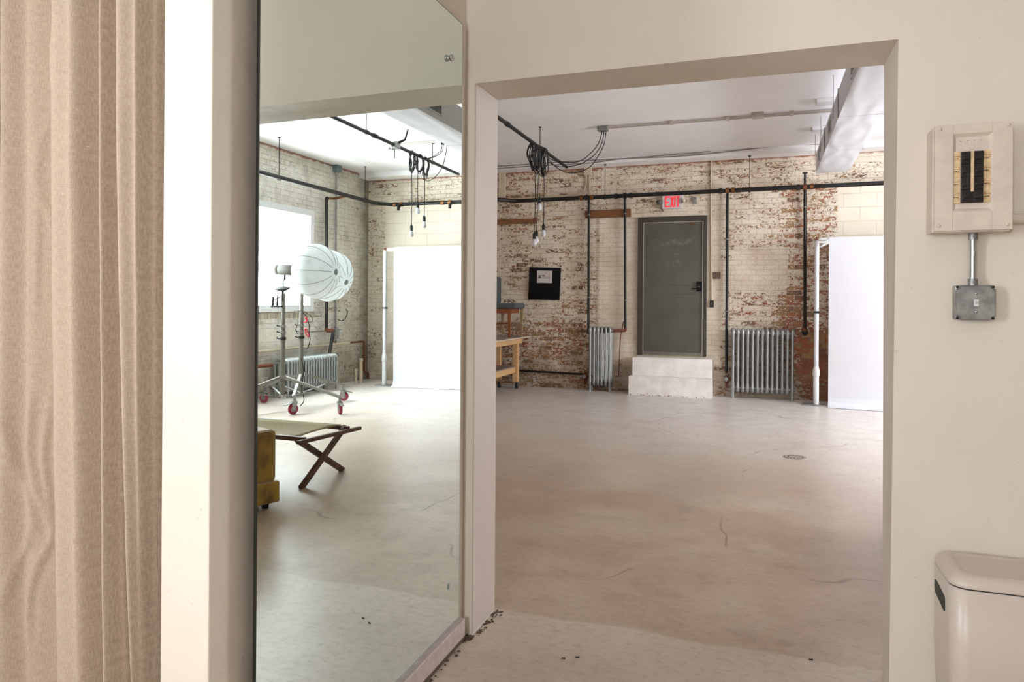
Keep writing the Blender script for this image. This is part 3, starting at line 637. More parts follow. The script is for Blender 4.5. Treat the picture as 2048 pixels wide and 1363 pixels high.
# ================================================================== RADIATORS
SECT = {}
def section_mesh(mm, c, dirx, depth, h, foot, cols=3, r=.021, zoff=.10):
    # one column section: front and rear pillars joined by hollow arches, seen along dirx
    c = Vector(c); D_ = Vector(dirx).cross(Vector((0, 0, 1))).normalized()      # depth direction
    for k in range(cols):
        t = (k/(cols-1)-.5)*(depth-2*r); p = c+D_*t
        mm.tube([p+Vector((0, 0, zoff+.05)), p+Vector((0, 0, zoff+.12)), p+Vector((0, 0, h-.14)), p+Vector((0, 0, h-.06))], [r*1.05, r*.85, r*.85, r*1.05], 8, False)
    def arch(z0, sgn):
        pts = []
        for k in range(9):
            a = math.pi*k/8; pts.append(c+D_*math.cos(a)*(depth/2-r)+Vector((0, 0, z0+sgn*math.sin(a)**.6*.045)))
        mm.tube(pts, [r*1.05]+[r*1.18]*7+[r*1.05], 8, False)
        mm.tube([c+D_*(depth/2-r)+Vector((0, 0, z0)), c-D_*(depth/2-r)+Vector((0, 0, z0))], r*1.2, 8)
        X = Vector(dirx).normalized(); mm.tube([c-X*.036+Vector((0, 0, z0)), c+X*.036+Vector((0, 0, z0))], r*1.25, 8)
    arch(h-.06, 1); arch(zoff+.05, -1)
def radiator(name, label, base, dirx, n, pitch, depth, h, mat, r=.021, cols=2):
    base = Vector(base); X = Vector(dirx).normalized(); D_ = X.cross(Vector((0, 0, 1))).normalized()
    R_ = thing('radiator', label, 'radiator', base, 'cast iron column radiators')
    proto = None
    for i in range(n):
        c = base+X*((i-(n-1)/2)*pitch)
        if proto is None:
            m = mb(); section_mesh(m, c, dirx, depth, h, False, cols, r); proto = m.build('radiator_section', mat, R_); c0 = c
        else:
            o = proto.copy(); o.location = c-c0; COL.objects.link(o); o.parent = R_
        if i in (0, n-1):
            for s_ in (-1, 1):
                p = c+D_*s_*(depth/2-r); mb().tube([p+Vector((0, 0, .16)), p+Vector((0, 0, .05)), p+Vector((0, 0, .0))], [r*.9, r*.7, r*.95], 8).build('foot', mat, R_)
    return R_
radiator('r', 'small silver radiator of six columns left of the white steps', (-2.44, 11.035, 0), (1, 0, 0), 6, .063, .17, 1.02, 'silver_paint', .023)
radiator('r', 'tall wide silver radiator of thirteen columns right of the exit door', (-.012, 11.045, 0), (1, 0, 0), 13, .0685, .15, 1.03, 'silver_paint', .024)
radiator('r', 'low deep silver radiator below the bright window, behind the light stands', (4.20, 9.08, 0), (0, 1, 0), 19, .068, .27, .56, 'silver_paint', .022, 4)

# ================================================================== WORKBENCH AND CHAIR
bx1 = P(1062, 671, y=11.02).x; zb = P(1062, 671, y=11.02).z
WB = thing('workbench', 'pine workbench on casters against the left wall with grey top', 'workbench', (-3.85, 10.2, 0))
bx0 = -4.2; by0, by1 = 9.2, 11.02
mb().box(bx0, bx1, by0, by1, zb-.022, zb).build('worktop', 'tabletop', WB, 'grey worktop with pale edge', bevel=.003)
mb().box(bx1-.001, bx1+.004, by0, by1, zb-.02, zb-.004).build('edge_strip', 'cream_paint', WB)
ax = P(1046, 685, y=10.9).x; lx0, lx1 = ax-.19, ax-.055
mb().box(ax-.05, ax-.01, by0+.05, by1-.12, zb-.115, zb-.022).build('apron', 'pine', WB, bevel=.003)
mb().box(bx0+.05, ax-.05, by1-.16, by1-.12, zb-.115, zb-.022).build('apron', 'pine', WB, bevel=.003)
for yy in (by1-.25, by0+.15):
    for xx in (lx0+.055, bx0+.06):
        L_ = mb().box(xx, xx+.085, yy, yy+.09, .115, zb-.022).build('leg', 'pine', WB, bevel=.003)
        cx_, cy_ = xx+.06, yy+.045
        m = mb(); m.lathe((cx_-.015, cy_, .045), (1, 0, 0), [(0, 0), (.045, 0), (.045, .03), (0, .03)], 18); m.build('caster_wheel', 'black_rubber', L_)
        m = mb(); m.box(cx_-.022, cx_-.017, cy_-.018, cy_+.018, .04, .115); m.box(cx_+.017, cx_+.022, cy_-.018, cy_+.018, .04, .115); m.box(cx_-.04, cx_+.025, cy_-.04, cy_+.04, .108, .116); m.build('caster_fork', 'steel', L_)
zs = P(1026, 731, y=10.8).z
mb().box(bx0+.06, lx0+.10, by0+.2, by1-.2, zs-.02, zs).build('shelf', 'tabletop', WB)
mb().box(lx0+.06, lx0+.10, by0+.2, by1-.25, zs-.11, zs-.02).build('shelf_rail', 'pine', WB, bevel=.003)
# chair standing on the bench
sz = P(1050, 606, y=10.65).z
CH = thing('chair', 'wooden chair with grey upholstered seat standing on top of the workbench', 'chair', (-3.87, 10.5, zb))
cx0, cx1, cy0, cy1 = -4.12, P(1050, 606, y=10.7).x, 10.25, 10.72
m = mb(); m.box(cx0, cx1, cy0, cy1, sz-.09, sz); m.build('seat', 'grey_fabric', CH, bevel=.03)
m = mb(); m.box(cx0+.05, cx1-.10, cy0+.03, cy0+.055, sz-.16, sz-.09); m.box(cx1-.125, cx1-.10, cy0+.03, cy1-.03, sz-.16, sz-.09); m.build('seat_rail', 'orange_wood', CH)
for (xx, yy, mt) in ((cx0+.15, cy0+.05, 'orange_wood'), (cx1-.12, cy0+.05, 'orange_wood'), (cx1-.04, cy1-.06, 'light_wood'), (cx0+.15, cy1-.06, 'light_wood')):
    mb().hexa([(xx-.014, yy-.014, zb), (xx+.014, yy-.014, zb), (xx+.014, yy+.014, zb), (xx-.014, yy+.014, zb)], [(xx-.024, yy-.022, sz-.085), (xx+.024, yy-.022, sz-.085), (xx+.024, yy+.022, sz-.085), (xx-.024, yy+.022, sz-.085)]).build('leg', mt, CH)
mb().cyl((cx0+.15, cy0+.05, zb+.22), (cx1-.12, cy0+.05, zb+.22), .012).build('stretcher', 'orange_wood', CH)
q = P(999, 580, y=10.6).x
mb().box(cx0-.0, q, cy0+.02, cy1-.02, sz-.01, sz+.42).build('backrest', 'grey_fabric', CH, bevel=.03)

# ================================================================== BACKDROP AND STANDS
A = P(1656, 812, z=0); B = M(786, 773, z=0); A = Vector((.845, 10.61, 0)); B = Vector((3.41, 10.32, 0)); dd = (B-A).normalized(); nn = Vector((dd.y, -dd.x, 0))
if nn.y > 0: nn = -nn
BD = thing('paper_backdrop', 'tall white seamless paper backdrop hung between two white poles', 'backdrop', (A+B)/2)
prof = [(0, 2.33), (0, 2.0), (0, 1.5), (0, 1.), (0, .5), (.0, .2), (0, .12), (.012, .06), (.045, .022), (.10, .008), (.17, .004)]
vs = []; fs = []; nx = 14
for i in range(nx+1):
    for (d_, z_) in prof: vs.append(A+(B-A)*i/nx+nn*(d_)+Vector((0, 0, z_-(.03*i/nx if z_ > 1 else 0))))
k = len(prof)
for i in range(nx):
    for j in range(k-1): a = i*k+j; fs.append((a, a+1, a+1+k, a+k))
o = mb().add(vs, fs, False).build('paper_sheet', 'backdrop', BD); sm = o.modifiers.new('s', 'SOLIDIFY'); sm.thickness = .002
def rollpt(t, z): return A+(B-A)*t+Vector((0, 0, z))-nn*.03
mb().cyl(rollpt(-.045, 2.305), rollpt(1.05, 2.265), .026).build('crossbar', 'white_plastic', BD, 'white tube holding the sheet')
def bdstand(base, ztop, lab, low=False):
    base = Vector(base); T_ = thing('backdrop_stand', lab, 'stand', base, 'white poles of the backdrop')
    m = mb(); m.box(base.x-.17, base.x+.12, base.y-.11, base.y+.11, 0, .014); m.build('base_plate', 'galv', T_, 'flat grey steel base plate', bevel=.003)
    mb().cyl(base+Vector((0, 0, .014)), base+Vector((0, 0, .44)), .038).build('lower_tube', 'white_plastic', T_)
    mb().lathe(base, (0, 0, 1), [(.038, .40), (.046, .41), (.046, .48), (.036, .52), (.034, .54)], 18).build('collar', 'white_plastic', T_)
    mb().cyl(base+Vector((0, 0, .5)), base+Vector((0, 0, ztop)), .031).build('pole', 'duct_white', T_)
    mb().cyl(base+Vector((0, 0, ztop)), base+Vector((0, 0, ztop+.05)), .018).build('top_pin', 'rust', T_)
    mb().box(base.x-.034, base.x+.034, base.y-.034, base.y+.034, 1.28, 1.31).build('clip', 'dark_metal', T_, 'small dark clip')
    return T_
bdstand((.695, 10.66, 0), 2.29, 'tall white pole on a flat steel plate at the left edge of the backdrop')
bdstand((3.60, 10.36, 0), 2.25, 'tall white pole at the far edge of the backdrop seen in the mirror')
q = P(1652, 484, y=10.58)
CL = thing('spring_clamp', 'white plastic clamp hanging on the crossbar beside the backdrop edge', 'clamp', q)
m = mb(); m.tube([P(1641, 493, y=10.56), P(1652, 486, y=10.56), P(1664, 482, y=10.56)], [.012, .022, .010], 8); m.build('jaw', 'white_plastic', CL)
m = mb(); m.tube([P(1636, 484, y=10.56), P(1652, 484, y=10.56), P(1656, 480, y=10.58)], [.010, .018, .016], 8); m.build('jaw', 'white_plastic', CL)

# ================================================================== CEILING: duct, plates, conduit, light boxes
DU = thing('air_duct', 'long white rectangular air duct hanging under the studio ceiling', 'duct', (.87, 7, 3.2))
dx0, dx1, dz0, dz1 = .665, 1.06, 3.2, 3.47
ends = [3.06, 4.55, P(1679, 234, z=3.2).y, P(1651, 302, z=3.2).y, P(1635.6, 346.8, z=3.2).y]
for i in range(4):
    y0, y1 = ends[i], ends[i+1]-.009; vs = []; fs = []; N_ = 12
    for a in range(N_+1):
        for b in range(N_+1):
            s_, t_ = a/N_, b/N_; u_ = abs(2*s_-1); v_ = abs(2*t_-1)
            bulge = .016*max(0, 1-math.hypot(u_*.9, v_)) + .012*max(0., 1-abs(u_-(1-v_**2))*3.5)*(1 if 0 < a < N_ and 0 < b < N_ else 0)
            vs.append((dx0+(dx1-dx0)*s_, y0+(y1-y0)*t_, dz0-bulge))
    for a in range(N_):
        for b in range(N_): p0 = a*(N_+1)+b; fs.append((p0, p0+1, p0+N_+2, p0+N_+1))
    m = mb().add(vs, fs, True)
    m.add([(dx0, y0, dz0), (dx1, y0, dz0), (dx1, y1, dz0), (dx0, y1, dz0), (dx0, y0, dz1), (dx1, y0, dz1), (dx1, y1, dz1), (dx0, y1, dz1)], [(4, 5, 6, 7), (0, 1, 5, 4), (1, 2, 6, 5), (2, 3, 7, 6), (3, 0, 4, 7)])
    m.build('duct_section', 'duct_white', DU)
    if i: 
        mb().box(dx0-.010, dx0, y0-.012, y0+.008, dz0-.003, dz1+.004).build('seam_strip', 'galv', DU); mb().box(dx1, dx1+.010, y0-.012, y0+.008, dz0-.003, dz1+.004).build('seam_strip', 'galv', DU)
def grille(x, y0, y1, z0, z1, s_):
    fr = mb(); 
    fr.box(min(x, x+s_*.008), max(x, x+s_*.008), y0, y1, z0, z0+.015); fr.box(min(x, x+s_*.008), max(x, x+s_*.008), y0, y1, z1-.015, z1)
    fr.box(min(x, x+s_*.008), max(x, x+s_*.008), y0, y0+.015, z0, z1); fr.box(min(x, x+s_*.008), max(x, x+s_*.008), y1-.015, y1, z0, z1)
    o = fr.build('grille', 'duct_white', DU); m = mb()
    m.box(min(x, x+s_*.001), max(x, x+s_*.001), y0+.015, y1-.015, z0+.015, z1-.015); m.build('grille_opening', 'dark_metal', o)
    m = mb(); 
    for k in range(9): zz = z0+.025+(z1-z0-.05)*k/8; m.box(min(x, x+s_*.006), max(x, x+s_*.006), y0+.015, y1-.015, zz-.0035, zz+.0035)
    m.build('slat', 'galv', o)
grille(dx0, 5.95, 6.35, 3.25, 3.42, -1); grille(dx0, 8.15, 8.5, 3.25, 3.42, -1); grille(dx0, 9.75, 10.0, 3.25, 3.42, -1); grille(dx1, 7.9, 8.3, 3.25, 3.42, 1)
grille(dx0, 4.65, 5.0, 3.25, 3.42, -1)
for yy in (5.9, 7.6, 9.2, 10.2):
    for xx in (dx0-.03, dx1+.03): mb().cyl((xx, yy, dz0+.04), (xx, yy, CZ), .003, n=6).build('hanger_rod', 'grey_cable', DU)
MAT['conduit_grey'] = plain('conduit_grey', '#b9b0a8', .5)
for k, (u0, u1, v, dz_, lab) in enumerate([(1633, 1700, 207, .045, 'nearer'), (1624, 1690, 262, .045, 'farther')]):
    a = P(u0, v, z=CZ-dz_); q = a.y
    o = mb().box(a.x, a.x+.7, q-.05, q+.14, CZ-dz_, CZ-.001).build('ceiling_plate', 'ceiling_paint', bevel=.004)
    tag(o, 'flat white plate on the ceiling beside the duct, the %s of two' % lab, 'ceiling plate', 'ceiling plates by the duct')
# junction box A with its cords, and conduit
def jbox(c, lab, w_=.13, d_=.10, h_=.06, mat='galv'):
    o = thing('ceiling_junction_box', lab, 'junction box', (c.x, c.y, CZ), 'junction boxes on the ceiling')
    mb().box(c.x-w_/2, c.x+w_/2, c.y-d_/2, c.y+d_/2, CZ-h_, CZ).build('box', mat, o, bevel=.004); return o
ja = P(1206, 259, z=CZ-.04); JA = jbox(ja, 'grey metal box on the ceiling feeding black cords to the hanging bulbs')
jc = P(1516, 233, z=CZ-.04); JC = jbox(jc, 'small pale box on the ceiling midway along the twin conduit', .13, .12, .055, 'conduit_grey')
o = thing('ceiling_conduit', 'pair of thin white conduits running across the studio ceiling', 'conduit', (0, 9, CZ))
for dy in (-.03, .04): mb().cyl((ja.x+.06, ja.y+dy, CZ-.018), (3.2, ja.y+dy+.05, CZ-.018), .010).build('conduit', 'conduit_grey', o)
for xx in (-1.1, -.42, .3): mb().box(xx-.02, xx+.02, ja.y-.05, ja.y+.08, CZ-.032, CZ-.002).build('strap', 'conduit_grey', o)
# ceiling pipe rigs
def rig(label, pts, hy):
    T_ = thing('ceiling_pipe', label, 'pipe', pts[-1], 'rigging pipes under the ceiling')
    mb().tube(pts, .022, 12).build('pipe', 'black_pipe' if pts[0][0] < 0 else 'dark_metal', T_)
    mid = (Vector(pts[0])+Vector(pts[1]))/2
    for yy in hy:
        t = (yy-pts[0][1])/(pts[1][1]-pts[0][1]); q = Vector(pts[0]).lerp(Vector(pts[1]), t)
        m = mb(); m.cyl((q.x, q.y, q.z), (q.x, q.y, CZ), .005, n=6); m.cyl((q.x, q.y, CZ-.01), (q.x, q.y, CZ), .02, n=8); m.lathe(q, (0, 1, 0), [(.024, -.012), (.028, -.012), (.028, .012), (.024, .012)], 12); m.build('hanger', 'dark_metal', T_)
    q = Vector(pts[0]).lerp(Vector(pts[1]), .62); mb().cyl(q-Vector((0, .04, 0)), q+Vector((0, .04, 0)), .029).build('coupling', 'dark_metal', T_)
    return T_
pa0 = Vector((-2.66, 3.1, 3.40)); pa1 = Vector((-2.745, 10.03, 3.40))
rig('black rigging pipe under the studio ceiling carrying four bulb cords, seen directly', [pa0, pa1], (5.2, 8.66))
pb0 = Vector((1.93, 3.1, 3.40)); pb1 = Vector((2.14, 10.07, 3.40))
rig('dark rigging pipe under the ceiling with a clamp and three coils, seen in mirror', [pb0, pb1], (7.22, 9.1))
q = M(792, 290, z=3.4)
CP = thing('light_clamp', 'metal grip clamp with a handle fastened to the rigging pipe in the mirror', 'clamp', q)
mb().box(q.x-.045, q.x+.045, q.y-.05, q.y+.05, q.z-.05, q.z+.045).build('clamp_body', 'galv', CP, bevel=.015)
mb().tube([q+Vector((-.04, 0, .03)), q+Vector((-.13, 0, .06)), q+Vector((-.17, 0, .19))], [.018, .014, .009]).build('handle', 'dark_metal', CP)
mb().tube([q+Vector((.04, 0, -.05)), q+Vector((.10, 0, -.05)), q+Vector((.09, 0, -.02))], [.016, .02, .01]).build('knob', 'galv', CP)
mb().cyl(q+Vector((.02, 0, -.04)), q+Vector((.02, 0, -.17)), .007).build('pin', 'steel', CP)
def pipe_x(p0, p1, y): t = (y-p0.y)/(p1.y-p0.y); return p0.lerp(p1, t)
def coil(pos, wid, hgt, loops, label, r=.006, depth=.06, group='cable coils'):
    T_ = []; m = mb()
    for k in range(loops):
        w_ = wid*random.uniform(.55, 1.); h_ = hgt*random.uniform(.7, 1.08); ph = random.uniform(-.5, .5); tw = random.uniform(-1, 1)
        pts = []
        for j in range(17):
            a = 2*math.pi*j/16; x_ = math.sin(a)*w_/2*(1+.2*math.sin(3*a+ph)); z_ = -h_/2+math.cos(a)*h_/2
            pts.append(pos+Vector((x_*(.8+.2*tw)+random.uniform(-.006, .006), depth*tw*math.sin(a+ph)+random.uniform(-.008, .008), z_+.03)))
        pts[-1] = pts[0]; m.tube(smooth_path(pts, 2), r, 5, False)
    o = m.build('cable_coil', 'cable'); return tag(o, label, 'cable', group)
def pendant(top, bulb, label, group):
    T_ = thing('pendant_bulb', label, 'hanging bulb', (top.x, top.y, bulb.z), group)
    b = bulb
    s0 = b+Vector((0, 0, .115)); mid = (top+s0)/2+Vector((random.uniform(-.012, .012), random.uniform(-.01, .01), 0))
    mb().tube(smooth_path([top, mid, s0], 4), .0048, 6).build('cord', 'cable', T_)
    mb().lathe(b, (0, 0, 1), [(0, .13), (.007, .13), (.011, .115), (.020, .105), (.021, .045), (.018, .04), (0, .04)], 14).build('socket', 'black_rubber', T_)
    mb().lathe(b, (0, 0, 1), [(.014, .05), (.017, .035), (.026, .012), (.032, -.012), (.030, -.03), (.018, -.046), (0, -.051)], 18).build('bulb', 'bulb_glass', T_)
    return T_
for i, (u, v, yy, lab) in enumerate([(1068.5, 484, 8.55, 'hanging bulb on a black cord, leftmost and lowest of the four seen directly'), (1073, 479, 8.75, 'hanging bulb on a black cord, half hidden behind the lowest of the four'),
                                (1079, 413, 8.60, 'hanging bulb on the shortest black cord, in front of the black heating pipe'), (1087, 466, 8.80, 'hanging bulb on a black cord, rightmost of the four seen directly')]):
    q = pipe_x(pa0, pa1, yy); b = P(u, v, y=yy); pendant(Vector((b.x, yy, 3.17)), b, lab, 'pendant bulbs in the direct view')
for i, (u, yy, lo) in enumerate([(1066, 8.42, 7), (1074, 8.6, 9), (1086, 8.78, 9)]):
    q = P(u, 296, y=yy); coil(Vector((q.x, yy, pipe_x(pa0, pa1, yy).z)), .13, .36, lo, ['left', 'middle', 'right'][i]+'most tangle of black cord slung over the rigging pipe, seen directly' if i != 1 else 'middle tangle of black cord slung over the rigging pipe, seen directly')
cc = [pipe_x(pa0, pa1, 8.7)+Vector((.05, 0, -.1)), pipe_x(pa0, pa1, 8.9)+Vector((.05, 0, -.2))]
for i, (du, dv, path) in enumerate([(0, 0, [(1204, 264), (1196, 288), (1175, 312), (1152, 324), (1112, 322), (1092, 312)]), (3, 0, [(1208, 264), (1204, 285), (1190, 308), (1160, 328), (1118, 333), (1094, 322)]), (5, 0, [(1212, 264), (1208, 288), (1196, 312), (1178, 335), (1146, 346), (1118, 338), (1096, 318)])]):
    n = len(path); pts = []
    for k, (u, v) in enumerate(path): pts.append(P(u, v, y=ja.y-.0+( -.15)*k/(n-1)))
    mb().tube(smooth_path(pts, 5), .0055, 6).build('power_cord', 'cable', JA, 'drooping black cord')
for k in range(3):
    q = P((1203, 1207, 1211)[k], 263, y=ja.y); mb().cyl(q+Vector((0, 0, .0)), q+Vector((0, 0, .07)), .014, .018).build('plug', 'black_rubber', JA, 'black plug')
# mirror-side rig
jb = M(884, 284, z=CZ-.04); JB = jbox(jb, 'pale box on the ceiling near the duct with three plugs, seen in the mirror', .15, .1, .05, 'duct_white')
for (u, v, hv, wpx, lab) in ((820, 306, 95, .17, 'coil of black cord nearest the clamp on the mirrored rigging pipe'), (836, 313, 95, .2, 'middle coil of black cord on the mirrored rigging pipe'), (848, 318, 95, .2, 'coil of black cord on the mirrored rigging pipe farthest from the clamp')):
    q = M(u, v, z=3.4); q.x = pipe_x(pb0, pb1, q.y).x; coil(q, wpx*.75, .30, 7, lab, .0055, .05)
for (u, v, t_, lab) in ((822.7, 467, 820, 'mirrored hanging bulb, lowest of three, nearest the clamp'), (835.4, 421, 836, 'mirrored hanging bulb, highest of three, in the middle'), (848.4, 448.6, 848, 'mirrored hanging bulb, farthest from the clamp')):
    q = M(t_, 312, z=3.4); b = M(u, v, y=q.y); pendant(Vector((b.x, q.y, 3.2)), b, lab, 'pendant bulbs in the mirror')
for i, path in enumerate([[(884, 290), (882, 300), (868, 312), (850, 318)], [(887, 290), (884, 303), (872, 312), (852, 319)], [(894, 290), (891, 310), (884, 335), (872, 352), (858, 361), (846, 358)]]):
    pts = [M(u, v, y=jb.y-.2*k/3) for k, (u, v) in enumerate(path)]
    mb().tube(smooth_path(pts, 5), .005, 6).build('power_cord', 'cable', JB, 'drooping black cord')
for u in (884, 887, 894): q = M(u, 289, y=jb.y); mb().cyl(q, q+Vector((0, 0, .07)), .014, .02).build('plug', 'black_rubber', JB, 'black plug')
# loose cables along the wall plate
yy = FY-.335
for i, (path, mt, r, lab) in enumerate([([(985, 326), (1090, 318), (1200, 311), (1290, 305), (1430, 297), (1560, 288), (1640, 281)], 'grey_cable', .007, 'thin grey cable along the top of the brick wall, topmost of the bundle'),
        ([(985, 333), (1060, 328), (1150, 322), (1250, 317), (1345, 309), (1400, 305), (1450, 296), (1520, 294), (1600, 286)], 'grey_cable', .008, 'grey cable waving along the top of the brick wall'),
        ([(985, 338), (1080, 331), (1180, 326), (1240, 318), (1330, 314), (1400, 309), (1480, 300), (1560, 291), (1640, 288)], 'grey_cable', .008, 'grey cable along the top of the brick wall, lowest of the bundle')]):
    tag(mb().tube(smooth_path([P(u, v, y=yy) for u, v in path], 5), r, 6).build('wall_cable', mt), lab, 'cable', 'cables along the wall top')

# ================================================================== WINDOW WALL FITTINGS (seen in the mirror)
cx = XW-.03
CD = thing('wall_conduit', 'blue grey conduit with boxes running down the window wall in the mirror', 'conduit', (XW, 10.09, 2))
a = M(673, 332, x=cx); b = M(671.5, 660, x=cx)
mb().box(XW-.09, XW, a.y-.07, a.y+.07, a.z-.10, a.z+.06).build('box', 'blue_grey_box', CD, bevel=.004)
mb().cyl(a, b, .013).build('conduit', 'galv', CD)
mb().box(XW-.06, XW, b.y-.05, b.y+.06, b.z-.14, b.z+.02).build('box', 'galv', CD, bevel=.004)
c = M(600, 662, x=cx); mb().cyl((cx, b.y, b.z), (cx, c.y, b.z), .009).build('conduit', 'galv', CD)
q = M(679, 662, x=cx)
OU = thing('power_outlet', 'white four socket outlet on the window wall right of the conduit in the mirror', 'outlet', (XW, q.y, q.z))
mb().box(XW-.05, XW, q.y-.055, q.y+.055, q.z-.06, q.z+.06).build('plate', 'white_plastic', OU, bevel=.003)
m = mb()
for sy in (-1, 1):
    for sz_ in (-1, 1): m.box(XW-.053, XW-.049, q.y+sy*.025-.012, q.y+sy*.025+.012, q.z+sz_*.028-.012, q.z+sz_*.028+.012)
m.build('socket', 'galv', OU)
tag(mb().tube(smooth_path([M(u, v, x=XW-.04) for u, v in ((675, 638), (684, 641), (692, 634), (695, 623), (692, 618))], 5), .007, 6).build('loose_cable', 'cable'), 'short black cable curving from the window wall beside the conduit', 'cable')
o = thing('water_pipe', 'cream and rust coloured water pipe low on the window wall in the mirror', 'pipe', (XW, 9.8, .7))
a, b, c, d, e = M(517, 706, x=XW-.05), M(699, 685, x=XW-.05), M(728, 683, x=XW-.05), M(728, 744, x=XW-.05), M(744, 752, x=XW-.05)
zz = b.z; mb().cyl((XW-.05, 6.5, zz), (XW-.05, b.y, zz), .018).build('pipe', 'cream_paint', o)
mb().tube(rounded_poly([(XW-.05, b.y, zz), (XW-.05, c.y, zz), (XW-.05, d.y, d.z), (XW-.05, min(e.y, FY-.05), d.z-.02), (XW-.05, min(e.y, FY-.05), d.z-.14)], .04), .018).build('pipe', 'rust', o, 'rust coloured end')
for (u, v0, v1, r, lab) in ((712, 737, 767, .018, 'shorter cream pipe stub standing at the foot of the window wall'), (722, 716, 765, .028, 'taller thicker cream pipe stub standing at the foot of the window wall')):
    q = M(u, v1, z=0); t = M(u, v0, x=q.x); m = mb(); m.cyl(q, (q.x, q.y, t.z), r); m.lathe(q, (0, 0, 1), [(r, t.z-.05), (r*1.25, t.z-.05), (r*1.25, t.z-.0), (r*.8, t.z), (0, t.z-.002)], 14)
    tag(m.build('pipe_stub', 'cream_paint'), lab, 'pipe', 'cream pipe stubs')
q = M(540, 730, x=XW-.12); tag(mb().tube([(XW-.12, 8.36, q.z), (XW-.12, 7.9, q.z+.01), (XW-.12, 7.6, q.z+.02)], .028).build('rusty_pipe', 'rust'), 'short rusty pipe entering the low radiator under the window', 'pipe')

# ================================================================== LIGHT STANDS
def caster(c, ang, parent):
    c = Vector((c[0], c[1], 0)); a = Vector((math.cos(ang), math.sin(ang), 0)); s_ = Vector((-a.y, a.x, 0))
    wh = c+Vector((0, 0, .065))
    m = mb(); m.lathe(wh-s_*.018, s_, [(.035, 0), (.058, 0), (.065, .006), (.065, .03), (.058, .036), (.035, .036)], 24); W_ = m.build('caster_wheel', 'red_wheel', parent, 'red rubber wheel')
    m = mb(); m.lathe(wh-s_*.019, s_, [(0, 0), (.036, 0), (.036, .038), (0, .038)], 20); m.build('hub', 'galv', W_)
    m = mb(); t = c+Vector((0, 0, .15))-a*.02
    for k in (-1, 1):
        m.hexa([wh+s_*k*.022+a*.02-Vector((0, 0, .01)), wh+s_*k*.026+a*.02-Vector((0, 0, .01)), wh+s_*k*.026-a*.02-Vector((0, 0, .01)), wh+s_*k*.022-a*.02-Vector((0, 0, .01))],
               [t+s_*k*.022+a*.05, t+s_*k*.026+a*.05, t+s_*k*.026-a*.03, t+s_*k*.022-a*.03])
    m.cyl(t-Vector((0, 0, .008)), t+Vector((0, 0, .012)), .036); m.bar(t+a*.0, t+a*.14-Vector((0, 0, .03)), .045, .008); m.cyl(t, t+Vector((0, 0, .09)), .018)
    m.build('caster_fork', 'galv', parent)
def light_stand(c, wheels, ztop, label, ring_z=.42):
    c = Vector((c[0], c[1], 0)); T_ = thing('light_stand', label, 'light stand', c, 'rolling light stands')
    mb().cyl((c.x, c.y, .16), (c.x, c.y, 1.02), .030).build('lower_column', 'steel', T_)
    mb().cyl((c.x, c.y, 1.0), (c.x, c.y, min(ztop, 1.5)), .027).build('middle_column', 'steel', T_)
    mb().cyl((c.x, c.y, min(ztop, 1.48)), (c.x, c.y, ztop), .017).build('upper_column', 'chrome', T_)
    for zc in (1.0, .92, 1.08):
        m = mb(); m.cyl((c.x, c.y, zc-.018), (c.x, c.y, zc+.018), .040); m.build('locking_collar', 'dark_metal' if zc < 1 else 'chrome', T_)
        mb().tube([(c.x, c.y, zc), (c.x+.05, c.y-.03, zc), (c.x+.07, c.y-.03, zc+.01)], [.006, .008, .012], 8).build('knob', 'dark_metal', T_)
    mb().cyl((c.x, c.y, ring_z-.02), (c.x, c.y, ring_z+.025), .052).build('leg_collar', 'chrome', T_)
    mb().cyl((c.x, c.y, .16), (c.x, c.y, .20), .046).build('leg_collar', 'chrome', T_)
    for wx, wy in wheels:
        d = Vector((wx-c.x, wy-c.y, 0)); e = Vector((wx, wy, .215)); dn = d.normalized()
        L_ = mb().bar(c+dn*.05+Vector((0, 0, ring_z)), e, .032, .032).build('leg', 'leg_metal', T_)
        mb().bar(c+dn*.04+Vector((0, 0, .18)), c+dn*(d.length*.55)+Vector((0, 0, .32-.12*.5)), .022, .012).build('brace', 'galv', T_)
        caster((wx, wy), math.atan2(d.y, d.x)+random.uniform(-1, 1), L_)
    return T_
c1 = (3.47, 7.55); s1w = [(4.105, 7.975), (2.59, 7.525), (3.72, 6.72)]
c2 = (3.46, 7.92); s2w = [(3.126, 7.308), (3.204, 8.555), (4.16, 8.05)]
l1c = M(630, 541, y=7.45); hubp = M(668, 546, y=7.2); st1 = M(562, 540, y=7.55)
LS1 = light_stand(c1, s1w, st1.z-.10, 'steel rolling light stand on red casters, left one in the mirror')
l2c = M(652, 553, y=8.0)
LS2 = light_stand(c2, s2w, l2c.z-.08, 'steel rolling light stand on red casters, right one in the mirror')
